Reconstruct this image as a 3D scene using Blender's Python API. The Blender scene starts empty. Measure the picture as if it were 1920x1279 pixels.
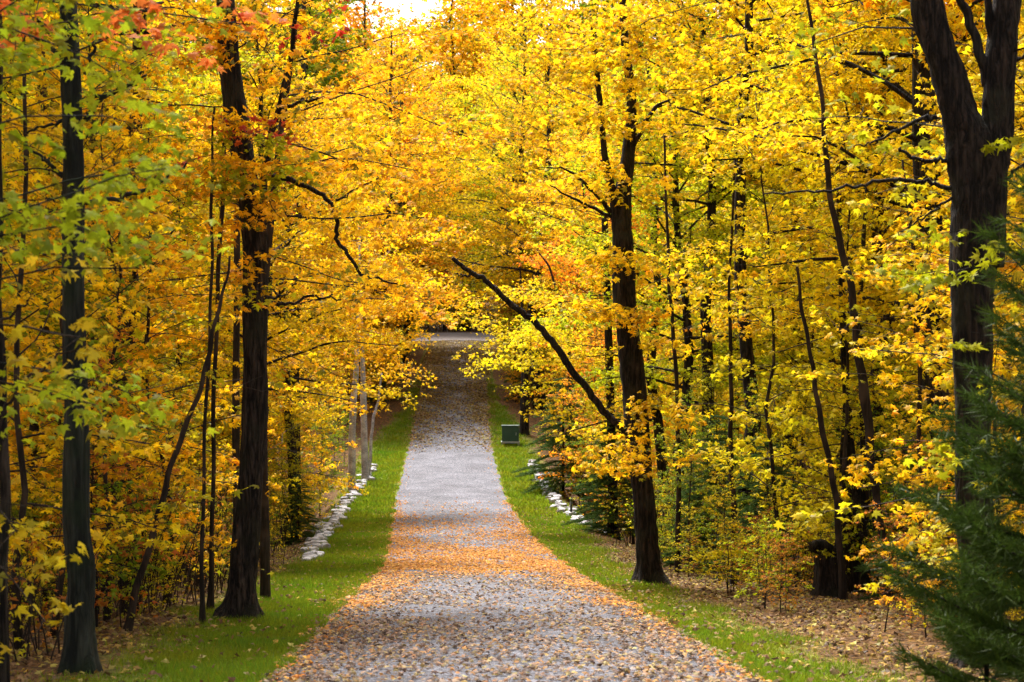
import bpy, math, random
import numpy as np
from mathutils import Vector

R = math.radians
scene = bpy.context.scene
COL = scene.collection

# ------------------------------------------------------------------ camera
F = 3200.0                      # focal length in pixels of the 1920 wide photograph
CAMZ = 1.55
cam_d = bpy.data.cameras.new('camera')
cam = bpy.data.objects.new('camera', cam_d)
COL.objects.link(cam)
cam.location = (0, 0, CAMZ)
cam.rotation_euler = (R(90), 0, 0)
cam_d.sensor_width = 36
cam_d.lens = 36 * F / 1920
cam_d.clip_end = 2000
cam_d.dof.use_dof = True
cam_d.dof.focus_distance = 30
cam_d.dof.aperture_fstop = 3.2
scene.camera = cam

# ------------------------------------------------------------------ light
SUN_EL, SUN_AZ = R(56), R(-18)       # azimuth clockwise from +Y (view direction)
w = bpy.data.worlds.new('World')
scene.world = w
w.use_nodes = True
nt = w.node_tree
bg = nt.nodes['Background']
sky = nt.nodes.new('ShaderNodeTexSky')
sky.sky_type = 'NISHITA'
sky.sun_disc = False
sky.sun_elevation = SUN_EL
sky.sun_rotation = SUN_AZ
sky.dust_density = 4
sky.air_density = 1.0
hs = nt.nodes.new('ShaderNodeHueSaturation')
hs.inputs['Saturation'].default_value = 0.22
nt.links.new(sky.outputs[0], hs.inputs['Color'])
nt.links.new(hs.outputs[0], bg.inputs['Color'])
bg.inputs['Strength'].default_value = 0.15
sd = bpy.data.lights.new('sun', 'SUN')
sd.energy = 3.8
sd.angle = R(14)
sd.color = (1.0, 0.95, 0.88)
so = bpy.data.objects.new('sun', sd)
COL.objects.link(so)
sv = Vector((math.sin(SUN_AZ) * math.cos(SUN_EL), math.cos(SUN_AZ) * math.cos(SUN_EL), math.sin(SUN_EL)))
so.rotation_euler = (-sv).to_track_quat('-Z', 'Y').to_euler()
so.location = (40, 40, 80)

scene.view_settings.view_transform = 'Standard'
scene.view_settings.look = 'None'
scene.view_settings.gamma = 1
scene.view_settings.exposure = 1.48
scene.view_settings.use_curve_mapping = False
cy = scene.cycles
cy.max_bounces = 6
cy.diffuse_bounces = 4
cy.glossy_bounces = 1
cy.transmission_bounces = 4
cy.transparent_max_bounces = 4
cy.caustics_reflective = False
cy.caustics_refractive = False

# ------------------------------------------------------------------ helpers
rng = np.random.default_rng(7)
random.seed(7)


def P(px, py, d):
    """a point seen at pixel (px, py) of the photograph, d metres ahead"""
    return np.array([(px - 960) / F * d, d, CAMZ - (py - 639.5) / F * d])


def link(o, parent=None):
    COL.objects.link(o)
    if parent is not None:
        o.parent = parent
    return o


def mesh_obj(name, verts, tris, mat, parent=None, smooth=False, attrs=None):
    me = bpy.data.meshes.new(name)
    v = np.asarray(verts, np.float32)
    t = np.asarray(tris, np.int32)
    me.vertices.add(len(v))
    me.vertices.foreach_set('co', v.ravel())
    me.loops.add(t.size)
    me.loops.foreach_set('vertex_index', t.ravel())
    k = t.shape[1]
    me.polygons.add(len(t))
    me.polygons.foreach_set('loop_start', np.arange(0, t.size, k, dtype=np.int32))
    me.polygons.foreach_set('loop_total', np.full(len(t), k, np.int32))
    me.polygons.foreach_set('use_smooth', np.full(len(t), smooth, bool))
    if attrs:
        for an, av in attrs.items():
            a = me.attributes.new(an, 'FLOAT', 'POINT')
            a.data.foreach_set('value', np.asarray(av, np.float32))
    me.update(calc_edges=True)
    me.materials.append(mat)
    o = bpy.data.objects.new(name, me)
    return link(o, parent)


def empty(name, loc=(0, 0, 0)):
    o = bpy.data.objects.new(name, None)
    o.empty_display_size = 0.3
    o.location = loc
    return link(o)


def tag(o, label=None, cat=None, group=None, kind=None):
    for k, v in (('label', label), ('category', cat), ('group', group), ('kind', kind)):
        if v:
            o[k] = v
    return o


def copy_thing(o):
    c = o.copy()
    COL.objects.link(c)
    for ch in o.children:
        g = ch.copy()
        COL.objects.link(g)
        g.parent = c
    return c


class MB:
    def __init__(self):
        self.v, self.f, self.n = [], [], 0

    def add(self, v, f):
        self.v.append(np.asarray(v, float))
        self.f.append(np.asarray(f, int) + self.n)
        self.n += len(v)

    def tube(self, path, rad, sides=6, rough=0.0, cap=True, rg=None, flare=None):
        path = np.asarray(path, float)
        n = len(path)
        rad = np.broadcast_to(np.asarray(rad, float), (n,))
        t = np.gradient(path, axis=0)
        t /= np.linalg.norm(t, axis=1)[:, None] + 1e-9
        ref = np.array([1.0, 0, 0]) if abs(t[0, 0]) < 0.8 else np.array([0, 1.0, 0])
        a = np.cross(t, ref)
        a /= np.linalg.norm(a, axis=1)[:, None] + 1e-9
        b = np.cross(t, a)
        ang = np.arange(sides) / sides * 2 * math.pi
        rr = rad[:, None] * np.ones(sides)
        if rough:
            g = rg if rg is not None else rng
            ph = g.uniform(0, 6.28, 5)
            zz = np.arange(n)[:, None]
            rr = rr * (1 + rough * (0.5 * np.sin(3 * ang + ph[0] + zz * 0.35) + 0.4 * np.sin(5 * ang + ph[1] - zz * 0.22)
                                    + 0.5 * np.sin(2 * ang + ph[2] + zz * 0.6)) + g.normal(0, rough * 0.4, (n, sides)))
        if flare is not None:
            lobes = .55 + .30 * np.sin(5 * ang + 1.1) + .25 * np.sin(3 * ang + 2.0)
            rr = rr * (1 + np.asarray(flare)[:, None] * lobes[None, :])
        v = path[:, None, :] + rr[:, :, None] * (np.cos(ang)[None, :, None] * a[:, None, :] + np.sin(ang)[None, :, None] * b[:, None, :])
        v = v.reshape(-1, 3)
        i = np.arange(n - 1)[:, None] * sides
        j = np.arange(sides)[None, :]
        j2 = (j + 1) % sides
        q0, q1, q2, q3 = i + j, i + j2, i + sides + j2, i + sides + j
        f = np.concatenate([np.stack([q0, q1, q2], -1).reshape(-1, 3), np.stack([q0, q2, q3], -1).reshape(-1, 3)])
        if cap:
            v = np.vstack([v, path[0], path[-1]])
            k = n * sides
            jj = np.arange(sides)
            jn = (jj + 1) % sides
            f = np.vstack([f, np.stack([jj * 0 + k, jn, jj], -1), np.stack([jj * 0 + k + 1, (n - 1) * sides + jj, (n - 1) * sides + jn], -1)])
        self.add(v, f)

    def get(self):
        return np.vstack(self.v), np.vstack(self.f)

    def build(self, name, mat, parent=None, smooth=True):
        v, f = self.get()
        return mesh_obj(name, v, f, mat, parent, smooth)


def spline(pts, n):
    """Catmull-Rom through pts, n samples"""
    p = np.asarray(pts, float)
    p = np.vstack([2 * p[0] - p[1], p, 2 * p[-1] - p[-2]])
    m = len(p) - 3
    out = []
    for s in np.linspace(0, m - 1e-6, n):
        i = int(s)
        t = s - i
        a, b, c, d = p[i:i + 4]
        out.append(0.5 * (2 * b + (c - a) * t + (2 * a - 5 * b + 4 * c - d) * t * t + (3 * b - a - 3 * c + d) * t ** 3))
    return np.array(out)


# leaf outlines: x across, y along, z fold
_h = [(0.0, 0.0, 0), (.20, -.10, 0), (.50, .06, -.05), (.30, .20, 0), (.56, .52, -.08), (.20, .44, 0), (0, 1.0, -.08)]
_rim = np.array(_h + [(-x, y, z) for x, y, z in _h[-2:0:-1]])
LEAF0_V = np.vstack([[(0, .30, .05)], _rim])
LEAF0_T = np.array([[0, 1 + i, 1 + (i + 1) % 12] for i in range(12)])
LEAF1_V = np.array([(0, 0, 0), (.5, .45, -.08), (.16, .52, .03), (0, 1, -.05), (-.16, .52, .03), (-.5, .45, -.08)])
LEAF1_T = np.array([[0, 1, 2], [0, 2, 4], [2, 3, 4], [0, 4, 5]])
LEAF2_V = np.array([(0, 0, 0), (.42, .5, -.08), (0, 1, 0), (-.42, .5, -.08)])
LEAF2_T = np.array([[0, 1, 2], [0, 2, 3]])
LEAVES = [(LEAF0_V, LEAF0_T), (LEAF1_V, LEAF1_T), (LEAF2_V, LEAF2_T)]


def frames(nrm, yaw):
    n = nrm / (np.linalg.norm(nrm, axis=1)[:, None] + 1e-9)
    ref = np.stack([np.cos(yaw), np.sin(yaw), np.zeros_like(yaw)], 1)
    y = ref - (ref * n).sum(1)[:, None] * n
    y /= np.linalg.norm(y, axis=1)[:, None] + 1e-9
    x = np.cross(y, n)
    return x, y, n


def leaf_mesh(pos, size, lod, g, tilt=0.75, droop=0.25, flat=False):
    V, T = LEAVES[lod]
    m = len(pos)
    n = np.stack([g.normal(0, tilt, m), g.normal(0, tilt, m), np.ones(m)], 1)
    yaw = g.uniform(0, 2 * math.pi, m)
    x, y, z = frames(n, yaw)
    if droop:
        y = y - np.array([0, 0, 1.0]) * np.abs(g.normal(0, droop, m))[:, None]
        y /= np.linalg.norm(y, axis=1)[:, None]
    s = size * g.uniform(0.55, 1.35, m)
    v = pos[:, None, :] + s[:, None, None] * (V[None, :, 0:1] * x[:, None, :] + (V[None, :, 1:2] - .4) * y[:, None, :] + V[None, :, 2:3] * z[:, None, :] * g.uniform(.2, 3.2, m)[:, None, None])
    f = T[None] + (np.arange(m) * len(V))[:, None, None]
    return v.reshape(-1, 3), f.reshape(-1, 3)


# ------------------------------------------------------------------ materials
def new_mat(name):
    m = bpy.data.materials.new(name)
    m.use_nodes = True
    m.node_tree.nodes.clear()
    return m, m.node_tree


def nd(t, kind, **kw):
    n = t.nodes.new(kind)
    for k, v in kw.items():
        if k in n.inputs:
            n.inputs[k].default_value = v
        else:
            setattr(n, k, v)
    return n


def mathn(t, op, a, b=None, c=None):
    n = t.nodes.new('ShaderNodeMath')
    n.operation = op
    for i, q in enumerate((a, b, c)):
        if q is None:
            continue
        if isinstance(q, (int, float)):
            n.inputs[i].default_value = q
        else:
            t.links.new(q, n.inputs[i])
    return n.outputs[0]


def ramp(t, fac, stops):
    n = t.nodes.new('ShaderNodeValToRGB')
    e = n.color_ramp.elements
    while len(e) < len(stops):
        e.new(0.5)
    for el, (p, c) in zip(e, stops):
        el.position = p
        el.color = (*c, 1)
    t.links.new(fac, n.inputs[0])
    return n.outputs[0]


def leaf_material(name, hue_jit=0.022, val_jit=0.75, patch=0.03, transl=0.5, brown=0.12, fixed=None):
    m, t = new_mat(name)
    out = nd(t, 'ShaderNodeOutputMaterial')
    oi = nd(t, 'ShaderNodeObjectInfo')
    ge = nd(t, 'ShaderNodeNewGeometry')
    tc = nd(t, 'ShaderNodeTexCoord')
    no = nd(t, 'ShaderNodeTexNoise', Scale=0.55, Detail=2.0)
    t.links.new(tc.outputs['Object'], no.inputs['Vector'])
    rnd = ge.outputs['Random Per Island']
    h = mathn(t, 'MULTIPLY_ADD', rnd, hue_jit, 0.5 - hue_jit / 2)
    pt = mathn(t, 'MULTIPLY_ADD', no.outputs[0], patch * 2.4, -patch * 1.2)
    h = mathn(t, 'ADD', h, pt)
    r2 = mathn(t, 'FRACT', mathn(t, 'MULTIPLY', rnd, 37.73))
    v = mathn(t, 'MULTIPLY_ADD', r2, val_jit, 1.0 - val_jit * 0.6)
    hsv = nd(t, 'ShaderNodeHueSaturation')
    t.links.new(h, hsv.inputs['Hue'])
    t.links.new(v, hsv.inputs['Value'])
    if fixed is None:
        t.links.new(oi.outputs['Color'], hsv.inputs['Color'])
    elif isinstance(fixed, list):
        r3 = mathn(t, 'FRACT', mathn(t, 'MULTIPLY', rnd, 91.17))
        t.links.new(ramp(t, r3, fixed), hsv.inputs['Color'])
    else:
        hsv.inputs['Color'].default_value = (*fixed, 1)
    col = hsv.outputs[0]
    if brown:
        mx = nd(t, 'ShaderNodeMix', data_type='RGBA')
        t.links.new(mathn(t, 'GREATER_THAN', mathn(t, 'FRACT', mathn(t, 'MULTIPLY', rnd, 173.3)), 1 - brown), mx.inputs[0])
        t.links.new(col, mx.inputs[6])
        mx.inputs[7].default_value = (0.22, 0.20, 0.012, 1)
        col = mx.outputs[2]
    d = nd(t, 'ShaderNodeBsdfDiffuse')
    tr = nd(t, 'ShaderNodeBsdfTranslucent')
    gl = nd(t, 'ShaderNodeBsdfGlossy', Roughness=0.45)
    ms = nd(t, 'ShaderNodeMixShader')
    ms.inputs[0].default_value = transl
    m2 = nd(t, 'ShaderNodeMixShader')
    m2.inputs[0].default_value = 0.012
    for s in (d, tr):
        t.links.new(col, s.inputs['Color'])
    t.links.new(d.outputs[0], ms.inputs[1])
    t.links.new(tr.outputs[0], ms.inputs[2])
    t.links.new(ms.outputs[0], m2.inputs[1])
    t.links.new(gl.outputs[0], m2.inputs[2])
    t.links.new(m2.outputs[0], out.inputs[0])
    return m


def bark_material(name, dark, light, scale=9.0, stretch=0.18, moss=None, bump=0.9):
    m, t = new_mat(name)
    out = nd(t, 'ShaderNodeOutputMaterial')
    tc = nd(t, 'ShaderNodeTexCoord')
    mp = nd(t, 'ShaderNodeMapping')
    mp.inputs['Scale'].default_value = (1, 1, stretch)
    t.links.new(tc.outputs['Object'], mp.inputs[0])
    n1 = nd(t, 'ShaderNodeTexNoise', Scale=scale * 2.2, Detail=6.0, Roughness=0.65)
    mp2 = nd(t, 'ShaderNodeMapping')
    mp2.inputs['Scale'].default_value = (1, 1, stretch * .55)
    t.links.new(tc.outputs['Object'], mp2.inputs[0])
    vo = nd(t, 'ShaderNodeTexNoise', Scale=scale * 1.5, Detail=4.0, Roughness=.55, Distortion=.6)
    n2 = nd(t, 'ShaderNodeTexNoise', Scale=2.3, Detail=3.0)
    t.links.new(mp.outputs[0], n1.inputs['Vector'])
    t.links.new(mp2.outputs[0], vo.inputs['Vector'])
    t.links.new(tc.outputs['Object'], n2.inputs['Vector'])
    ridge = mathn(t, 'MINIMUM', mathn(t, 'MULTIPLY', mathn(t, 'ABSOLUTE', mathn(t, 'SUBTRACT', vo.outputs[0], .5)), 5.0), 1.0)
    cf = mathn(t, 'ADD', mathn(t, 'MULTIPLY', n1.outputs[0], .7), mathn(t, 'MULTIPLY', ridge, .3))
    c = ramp(t, cf, [(0.36, dark), (0.72, light)])
    b = nd(t, 'ShaderNodeBsdfPrincipled')
    b.inputs['Roughness'].default_value = 0.9
    b.inputs['Specular IOR Level'].default_value = 0.2
    mx = nd(t, 'ShaderNodeMix', data_type='RGBA')
    t.links.new(mathn(t, 'SMOOTH_MIN', mathn(t, 'MULTIPLY', mathn(t, 'SUBTRACT', n2.outputs[0], 0.5), 5.0), 0.8, 0.1), mx.inputs[0])
    t.links.new(c, mx.inputs[6])
    mx.inputs[7].default_value = (*(moss or [q * 1.3 for q in light]), 1)
    t.links.new(mx.outputs[2], b.inputs['Base Color'])
    h = mathn(t, 'ADD', mathn(t, 'MULTIPLY', ridge, 1.2), n1.outputs[0])
    bp = nd(t, 'ShaderNodeBump', Strength=bump, Distance=0.06)
    t.links.new(h, bp.inputs['Height'])
    t.links.new(bp.outputs[0], b.inputs['Normal'])
    t.links.new(b.outputs[0], out.inputs[0])
    return m


M_LEAF = leaf_material('maple_leaf')
M_NEEDLE = leaf_material('conifer_needle', hue_jit=0.03, val_jit=0.6, patch=0.02, transl=0.25, brown=0)
M_LITTER = leaf_material('leaf_litter', hue_jit=0.02, val_jit=0.7, patch=0.0, transl=0.2, brown=0,
                         fixed=[(0.0, (.06, .035, .028)), (.3, (.16, .10, .07)), (.55, (.32, .24, .19)), (.72, (.40, .19, .06)), (.85, (.38, .30, .12)), (1.0, (.13, .085, .08))])
M_LITTER_OR = leaf_material('orange_litter', hue_jit=0.02, val_jit=0.6, patch=0.0, transl=0.25, brown=0,
                            fixed=[(0.0, (.30, .11, .03)), (.3, (.58, .23, .04)), (.6, (.66, .34, .07)), (.8, (.62, .26, .04)), (1.0, (.44, .27, .13))])
M_LITTER_FL = leaf_material('floor_litter', hue_jit=0.02, val_jit=0.7, patch=0.0, transl=0.2, brown=0,
                            fixed=[(0.0, (.05, .03, .02)), (.25, (.15, .08, .035)), (.5, (.26, .17, .085)), (.7, (.38, .24, .04)), (.88, (.36, .32, .08)), (1.0, (.10, .06, .04))])
M_GRASS = leaf_material('grass_blade', hue_jit=0.03, val_jit=0.6, patch=0.06, transl=0.5, brown=0.06, fixed=(.16, .225, .010))
M_BARK = bark_material('dark_bark', (.006, .004, .004), (.085, .062, .05), moss=(.03, .028, .018))
M_BARK2 = bark_material('smooth_grey_bark', (.007, .008, .007), (.050, .055, .045), scale=4, moss=(.014, .022, .010), bump=0.4)
M_BARK3 = bark_material('brown_bark', (.006, .004, .0035), (.066, .045, .036), moss=(.036, .034, .022))
M_BIRCH = bark_material('birch_bark', (.22, .21, .22), (.52, .50, .52), scale=5, stretch=3.0, moss=(.58, .56, .57), bump=0.3)
M_TWIG = bark_material('twig_bark', (.014, .010, .008), (.05, .034, .025), scale=8, bump=0.3)


def simple(name, col, rough=0.8, noise=0.25, scale=8.0, metal=0.0, bump=0.2):
    m, t = new_mat(name)
    out = nd(t, 'ShaderNodeOutputMaterial')
    tc = nd(t, 'ShaderNodeTexCoord')
    n1 = nd(t, 'ShaderNodeTexNoise', Scale=scale, Detail=5.0)
    t.links.new(tc.outputs['Object'], n1.inputs['Vector'])
    b = nd(t, 'ShaderNodeBsdfPrincipled')
    b.inputs['Roughness'].default_value = rough
    b.inputs['Metallic'].default_value = metal
    c = ramp(t, n1.outputs[0], [(.3, [q * (1 - noise) for q in col]), (.7, [min(1, q * (1 + noise)) for q in col])])
    t.links.new(c, b.inputs['Base Color'])
    bp = nd(t, 'ShaderNodeBump', Strength=bump, Distance=0.02)
    t.links.new(n1.outputs[0], bp.inputs['Height'])
    t.links.new(bp.outputs[0], b.inputs['Normal'])
    t.links.new(b.outputs[0], out.inputs[0])
    return m


M_STONE = simple('pale_stone', (.27, .265, .285), .85, .55, 4, bump=.8)
M_GREENPAINT = simple('green_enamel', (.010, .050, .036), .5, .15, 3)
M_PALE = simple('pale_concrete', (.30, .33, .32), .8, .1, 8)
M_DUSTY = simple('dusty_crossroad', (.15, .12, .11), .9, .3, 2)

# ------------------------------------------------------------------ terrain
_pd = np.array([-60, 0, 14, 30, 39, 51, 64, 84, 102, 116, 135, 150, 166, 190, 250, 400, 1200.])
_pz = np.array([1.5, 0, -1.282, -2.75, -3.57, -4.19, -4.30, -3.65, -1.65, -.35, .85, 1.55, 2.35, 3.5, 7, 16, 40.])
_gd = np.linspace(-60, 1200, 5041)
_gz = np.interp(_gd, _pd, _pz)
_k = np.exp(-0.5 * (np.arange(-24, 25) / 9.0) ** 2)
_k /= _k.sum()
_gz = np.convolve(np.pad(_gz, 24, mode='edge'), _k, mode='valid')
_cd = np.array([-60, 14, 39, 51, 64, 84, 102, 116, 150, 400, 1200.])
_cx = np.array([.6, .05, -.85, -1.55, -2.3, -3.05, -3.5, -3.9, -4.75, -9, -30.])


def road_z(d):
    return np.interp(d, _gd, _gz)


def road_x(d):
    return np.interp(d, _cd, _cx)


def vnoise(x, y, s, seed=0):
    """cheap smooth noise"""
    a = np.sin(x / s * 1.7 + seed) * np.cos(y / s * 1.3 - seed * 2.1)
    b = np.sin(x / s * 3.1 + y / s * 2.3 + seed * 1.7) * 0.5
    c = np.cos(x / s * 5.3 - y / s * 4.7 + seed * 0.9) * 0.25
    return (a + b + c) / 1.75


def ground_z(x, d):
    x = np.asarray(x, float)
    d = np.asarray(d, float)
    u = x - road_x(d)
    au = np.abs(u)
    z = road_z(d)
    side = np.clip((au - 3.9) / 2.5, 0, 1)
    side = side * side * (3 - 2 * side)
    gully = np.exp(-((d - 62) / 12.0) ** 2)
    z = z - side * gully * 1.7
    z = z + np.clip((au - 4) / 3, 0, 1) * (vnoise(x, d, 4.0, 1.3) * 0.14 + vnoise(x, d, 1.3, 4.0) * 0.05)
    # banks rise gently away from the drive
    z = z + np.clip(au - 6, 0, 60) * 0.035
    z = z - 0.05 * np.clip((au - 2.0) / 0.6, 0, 1)
    return z


HALF = 2.02


def verge_out(side, d):
    return np.where(side < 0, np.interp(d, [14, 24, 84, 98], [3.55, 4.0, 4.0, 2.5]), np.interp(d, [0, 38, 56, 88, 100], [3.1, 3.1, 3.9, 3.9, 2.5]))


xs = np.unique(np.concatenate([np.linspace(-400, -40, 16), np.linspace(-40, -9, 32), np.linspace(-9, 9, 91), np.linspace(9, 40, 32), np.linspace(40, 400, 16)]))
ys = np.unique(np.concatenate([np.linspace(-60, 5, 14), np.linspace(5, 90, 213), np.linspace(90, 180, 121), np.linspace(180, 1200, 40)]))
U, Y = np.meshgrid(xs, ys)
X = U + road_x(Y)
Z = ground_z(X, Y)
gv = np.stack([X, Y, Z], -1).reshape(-1, 3)
nx, ny = len(xs), len(ys)
ii = (np.arange(ny - 1)[:, None] * nx + np.arange(nx - 1)[None, :]).reshape(-1)
gf = np.concatenate([np.stack([ii, ii + 1, ii + nx + 1], -1), np.stack([ii, ii + nx + 1, ii + nx], -1)])


def ground_material():
    m, t = new_mat('forest_floor')
    out = nd(t, 'ShaderNodeOutputMaterial')
    tc = nd(t, 'ShaderNodeTexCoord')
    at = nd(t, 'ShaderNodeAttribute', attribute_name='lateral')
    n1 = nd(t, 'ShaderNodeTexNoise', Scale=9.0, Detail=6.0, Roughness=.7)
    vo = nd(t, 'ShaderNodeTexVoronoi', Scale=14.0)
    n2 = nd(t, 'ShaderNodeTexNoise', Scale=1.1, Detail=3.0)
    n3 = nd(t, 'ShaderNodeTexNoise', Scale=30.0, Detail=3.0)
    for n in (n1, vo, n2, n3):
        t.links.new(tc.outputs['Object'], n.inputs['Vector'])
    sep = nd(t, 'ShaderNodeSeparateColor')
    t.links.new(vo.outputs['Color'], sep.inputs[0])
    lit = ramp(t, sep.outputs[0], [(0, (.04, .02, .012)), (.3, (.13, .065, .03)), (.55, (.22, .12, .055)), (.8, (.28, .14, .03)), (1, (.08, .045, .03))])
    mx0 = nd(t, 'ShaderNodeMix', data_type='RGBA')
    t.links.new(ramp(t, n1.outputs[0], [(.35, (0, 0, 0)), (.7, (1, 1, 1))]), mx0.inputs[0])
    t.links.new(lit, mx0.inputs[6])
    mx0.inputs[7].default_value = (.03, .022, .013, 1)
    gr = ramp(t, n3.outputs[0], [(.3, (.06, .08, .012)), (.7, (.17, .20, .025))])
    e = mathn(t, 'ADD', at.outputs['Fac'], mathn(t, 'MULTIPLY', mathn(t, 'SUBTRACT', n2.outputs[0], .5), 1.6))
    e = mathn(t, 'ADD', e, mathn(t, 'MULTIPLY', mathn(t, 'SUBTRACT', n1.outputs[0], .5), .8))
    fac = mathn(t, 'SUBTRACT', 1.0, mathn(t, 'SMOOTHSTEP', e, 3.7, 4.5)) if False else None
    mr = nd(t, 'ShaderNodeMapRange')
    t.links.new(e, mr.inputs[0])
    mr.inputs[1].default_value = 3.7
    mr.inputs[2].default_value = 4.5
    mr.inputs[3].default_value = 1
    mr.inputs[4].default_value = 0
    mx = nd(t, 'ShaderNodeMix', data_type='RGBA')
    t.links.new(mr.outputs[0], mx.inputs[0])
    t.links.new(mx0.outputs[2], mx.inputs[6])
    t.links.new(gr, mx.inputs[7])
    b = nd(t, 'ShaderNodeBsdfPrincipled')
    b.inputs['Roughness'].default_value = 1
    b.inputs['Specular IOR Level'].default_value = 0.1
    t.links.new(mx.outputs[2], b.inputs['Base Color'])
    bp = nd(t, 'ShaderNodeBump', Strength=.8, Distance=.05)
    t.links.new(mathn(t, 'ADD', n1.outputs[0], vo.outputs[0]), bp.inputs['Height'])
    t.links.new(bp.outputs[0], b.inputs['Normal'])
    t.links.new(b.outputs[0], out.inputs[0])
    return m


g_o = mesh_obj('ground', gv, gf, ground_material(), smooth=True, attrs={'lateral': np.where(Y > 152, 50, 2 + (np.abs(U) - 2) * 2 / (verge_out(U, Y) - 2)).reshape(-1)})
tag(g_o, 'brown leaf-littered forest floor with mown grass along both edges of the drive', 'ground', kind='structure')


def road_material():
    m, t = new_mat('gravelly_drive')
    out = nd(t, 'ShaderNodeOutputMaterial')
    tc = nd(t, 'ShaderNodeTexCoord')
    vo = nd(t, 'ShaderNodeTexVoronoi', Scale=17.0)
    vo2 = nd(t, 'ShaderNodeTexVoronoi', Scale=42.0)
    n2 = nd(t, 'ShaderNodeTexNoise', Scale=.9, Detail=4.0)
    for n in (vo, vo2, n2):
        t.links.new(tc.outputs['Object'], n.inputs['Vector'])
    s1 = nd(t, 'ShaderNodeSeparateColor')
    t.links.new(vo.outputs['Color'], s1.inputs[0])
    s2 = nd(t, 'ShaderNodeSeparateColor')
    t.links.new(vo2.outputs['Color'], s2.inputs[0])
    c = ramp(t, s1.outputs[0], [(0, (.055, .056, .065)), (.4, (.175, .18, .21)), (.7, (.31, .32, .36)), (1, (.58, .60, .64))])
    c2 = ramp(t, s2.outputs[1], [(0, (.05, .05, .06)), (.6, (.235, .24, .275)), (1, (.50, .51, .55))])
    mx = nd(t, 'ShaderNodeMix', data_type='RGBA')
    mx.inputs[0].default_value = .5
    t.links.new(c, mx.inputs[6])
    t.links.new(c2, mx.inputs[7])
    b = nd(t, 'ShaderNodeBsdfPrincipled')
    b.inputs['Roughness'].default_value = .85
    mx2 = nd(t, 'ShaderNodeMix', data_type='RGBA')
    mx2.blend_type = 'MULTIPLY'
    mx2.inputs[0].default_value = 1
    t.links.new(mx.outputs[2], mx2.inputs[6])
    t.links.new(ramp(t, n2.outputs[0], [(.3, (.30, .295, .33)), (.7, (.60, .59, .645))]), mx2.inputs[7])
    t.links.new(mx2.outputs[2], b.inputs['Base Color'])
    bp = nd(t, 'ShaderNodeBump', Strength=.9, Distance=.035)
    t.links.new(mathn(t, 'ADD', vo.outputs[0], vo2.outputs[0]), bp.inputs['Height'])
    t.links.new(bp.outputs[0], b.inputs['Normal'])
    t.links.new(b.outputs[0], out.inputs[0])
    return m


rd = np.arange(-20, 151.01, .5)
ru = np.linspace(-1, 1, 9)
RU, RY = np.meshgrid(ru, rd)
wob = HALF + 0.10 * vnoise(RY, RY * .3, 1.2, 2.0)
RX = road_x(RY) + RU * wob
RZ = road_z(RY) + .05 * (1 - RU ** 2) + 0.004
rv = np.stack([RX, RY, RZ], -1).reshape(-1, 3)
nr = len(ru)
ii = (np.arange(len(rd) - 1)[:, None] * nr + np.arange(nr - 1)[None, :]).reshape(-1)
rf = np.concatenate([np.stack([ii, ii + 1, ii + nr + 1], -1), np.stack([ii, ii + nr + 1, ii + nr], -1)])
road = mesh_obj('road', rv, rf, road_material(), smooth=True)
tag(road, 'straight grey gravelled drive dipping and climbing through the wood', 'road', kind='structure')

# pale cross road at the top of the rise
cx = np.linspace(-40, 40, 41)
cyy = np.linspace(150.5, 166, 8)
CX, CY = np.meshgrid(cx, cyy)
CZ = ground_z(CX, CY)
CZ = np.maximum(CZ, np.max(CZ[:, np.abs(cx + 5) < 5], axis=1, keepdims=True) * 0 + CZ) + .03
cv = np.stack([CX, CY, CZ], -1).reshape(-1, 3)
ii = (np.arange(7)[:, None] * 41 + np.arange(40)[None, :]).reshape(-1)
cf = np.concatenate([np.stack([ii, ii + 1, ii + 42], -1), np.stack([ii, ii + 42, ii + 41], -1)])
cr = mesh_obj('cross_road', cv, cf, M_DUSTY, smooth=True)
tag(cr, 'pale dusty road crossing the far top end of the drive', 'road', kind='structure')

# ------------------------------------------------------------------ tree grower
def perp_h(v):
    return np.array([-v[1], v[0], 0.0]) / (math.hypot(v[0], v[1]) + 1e-9)


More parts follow.
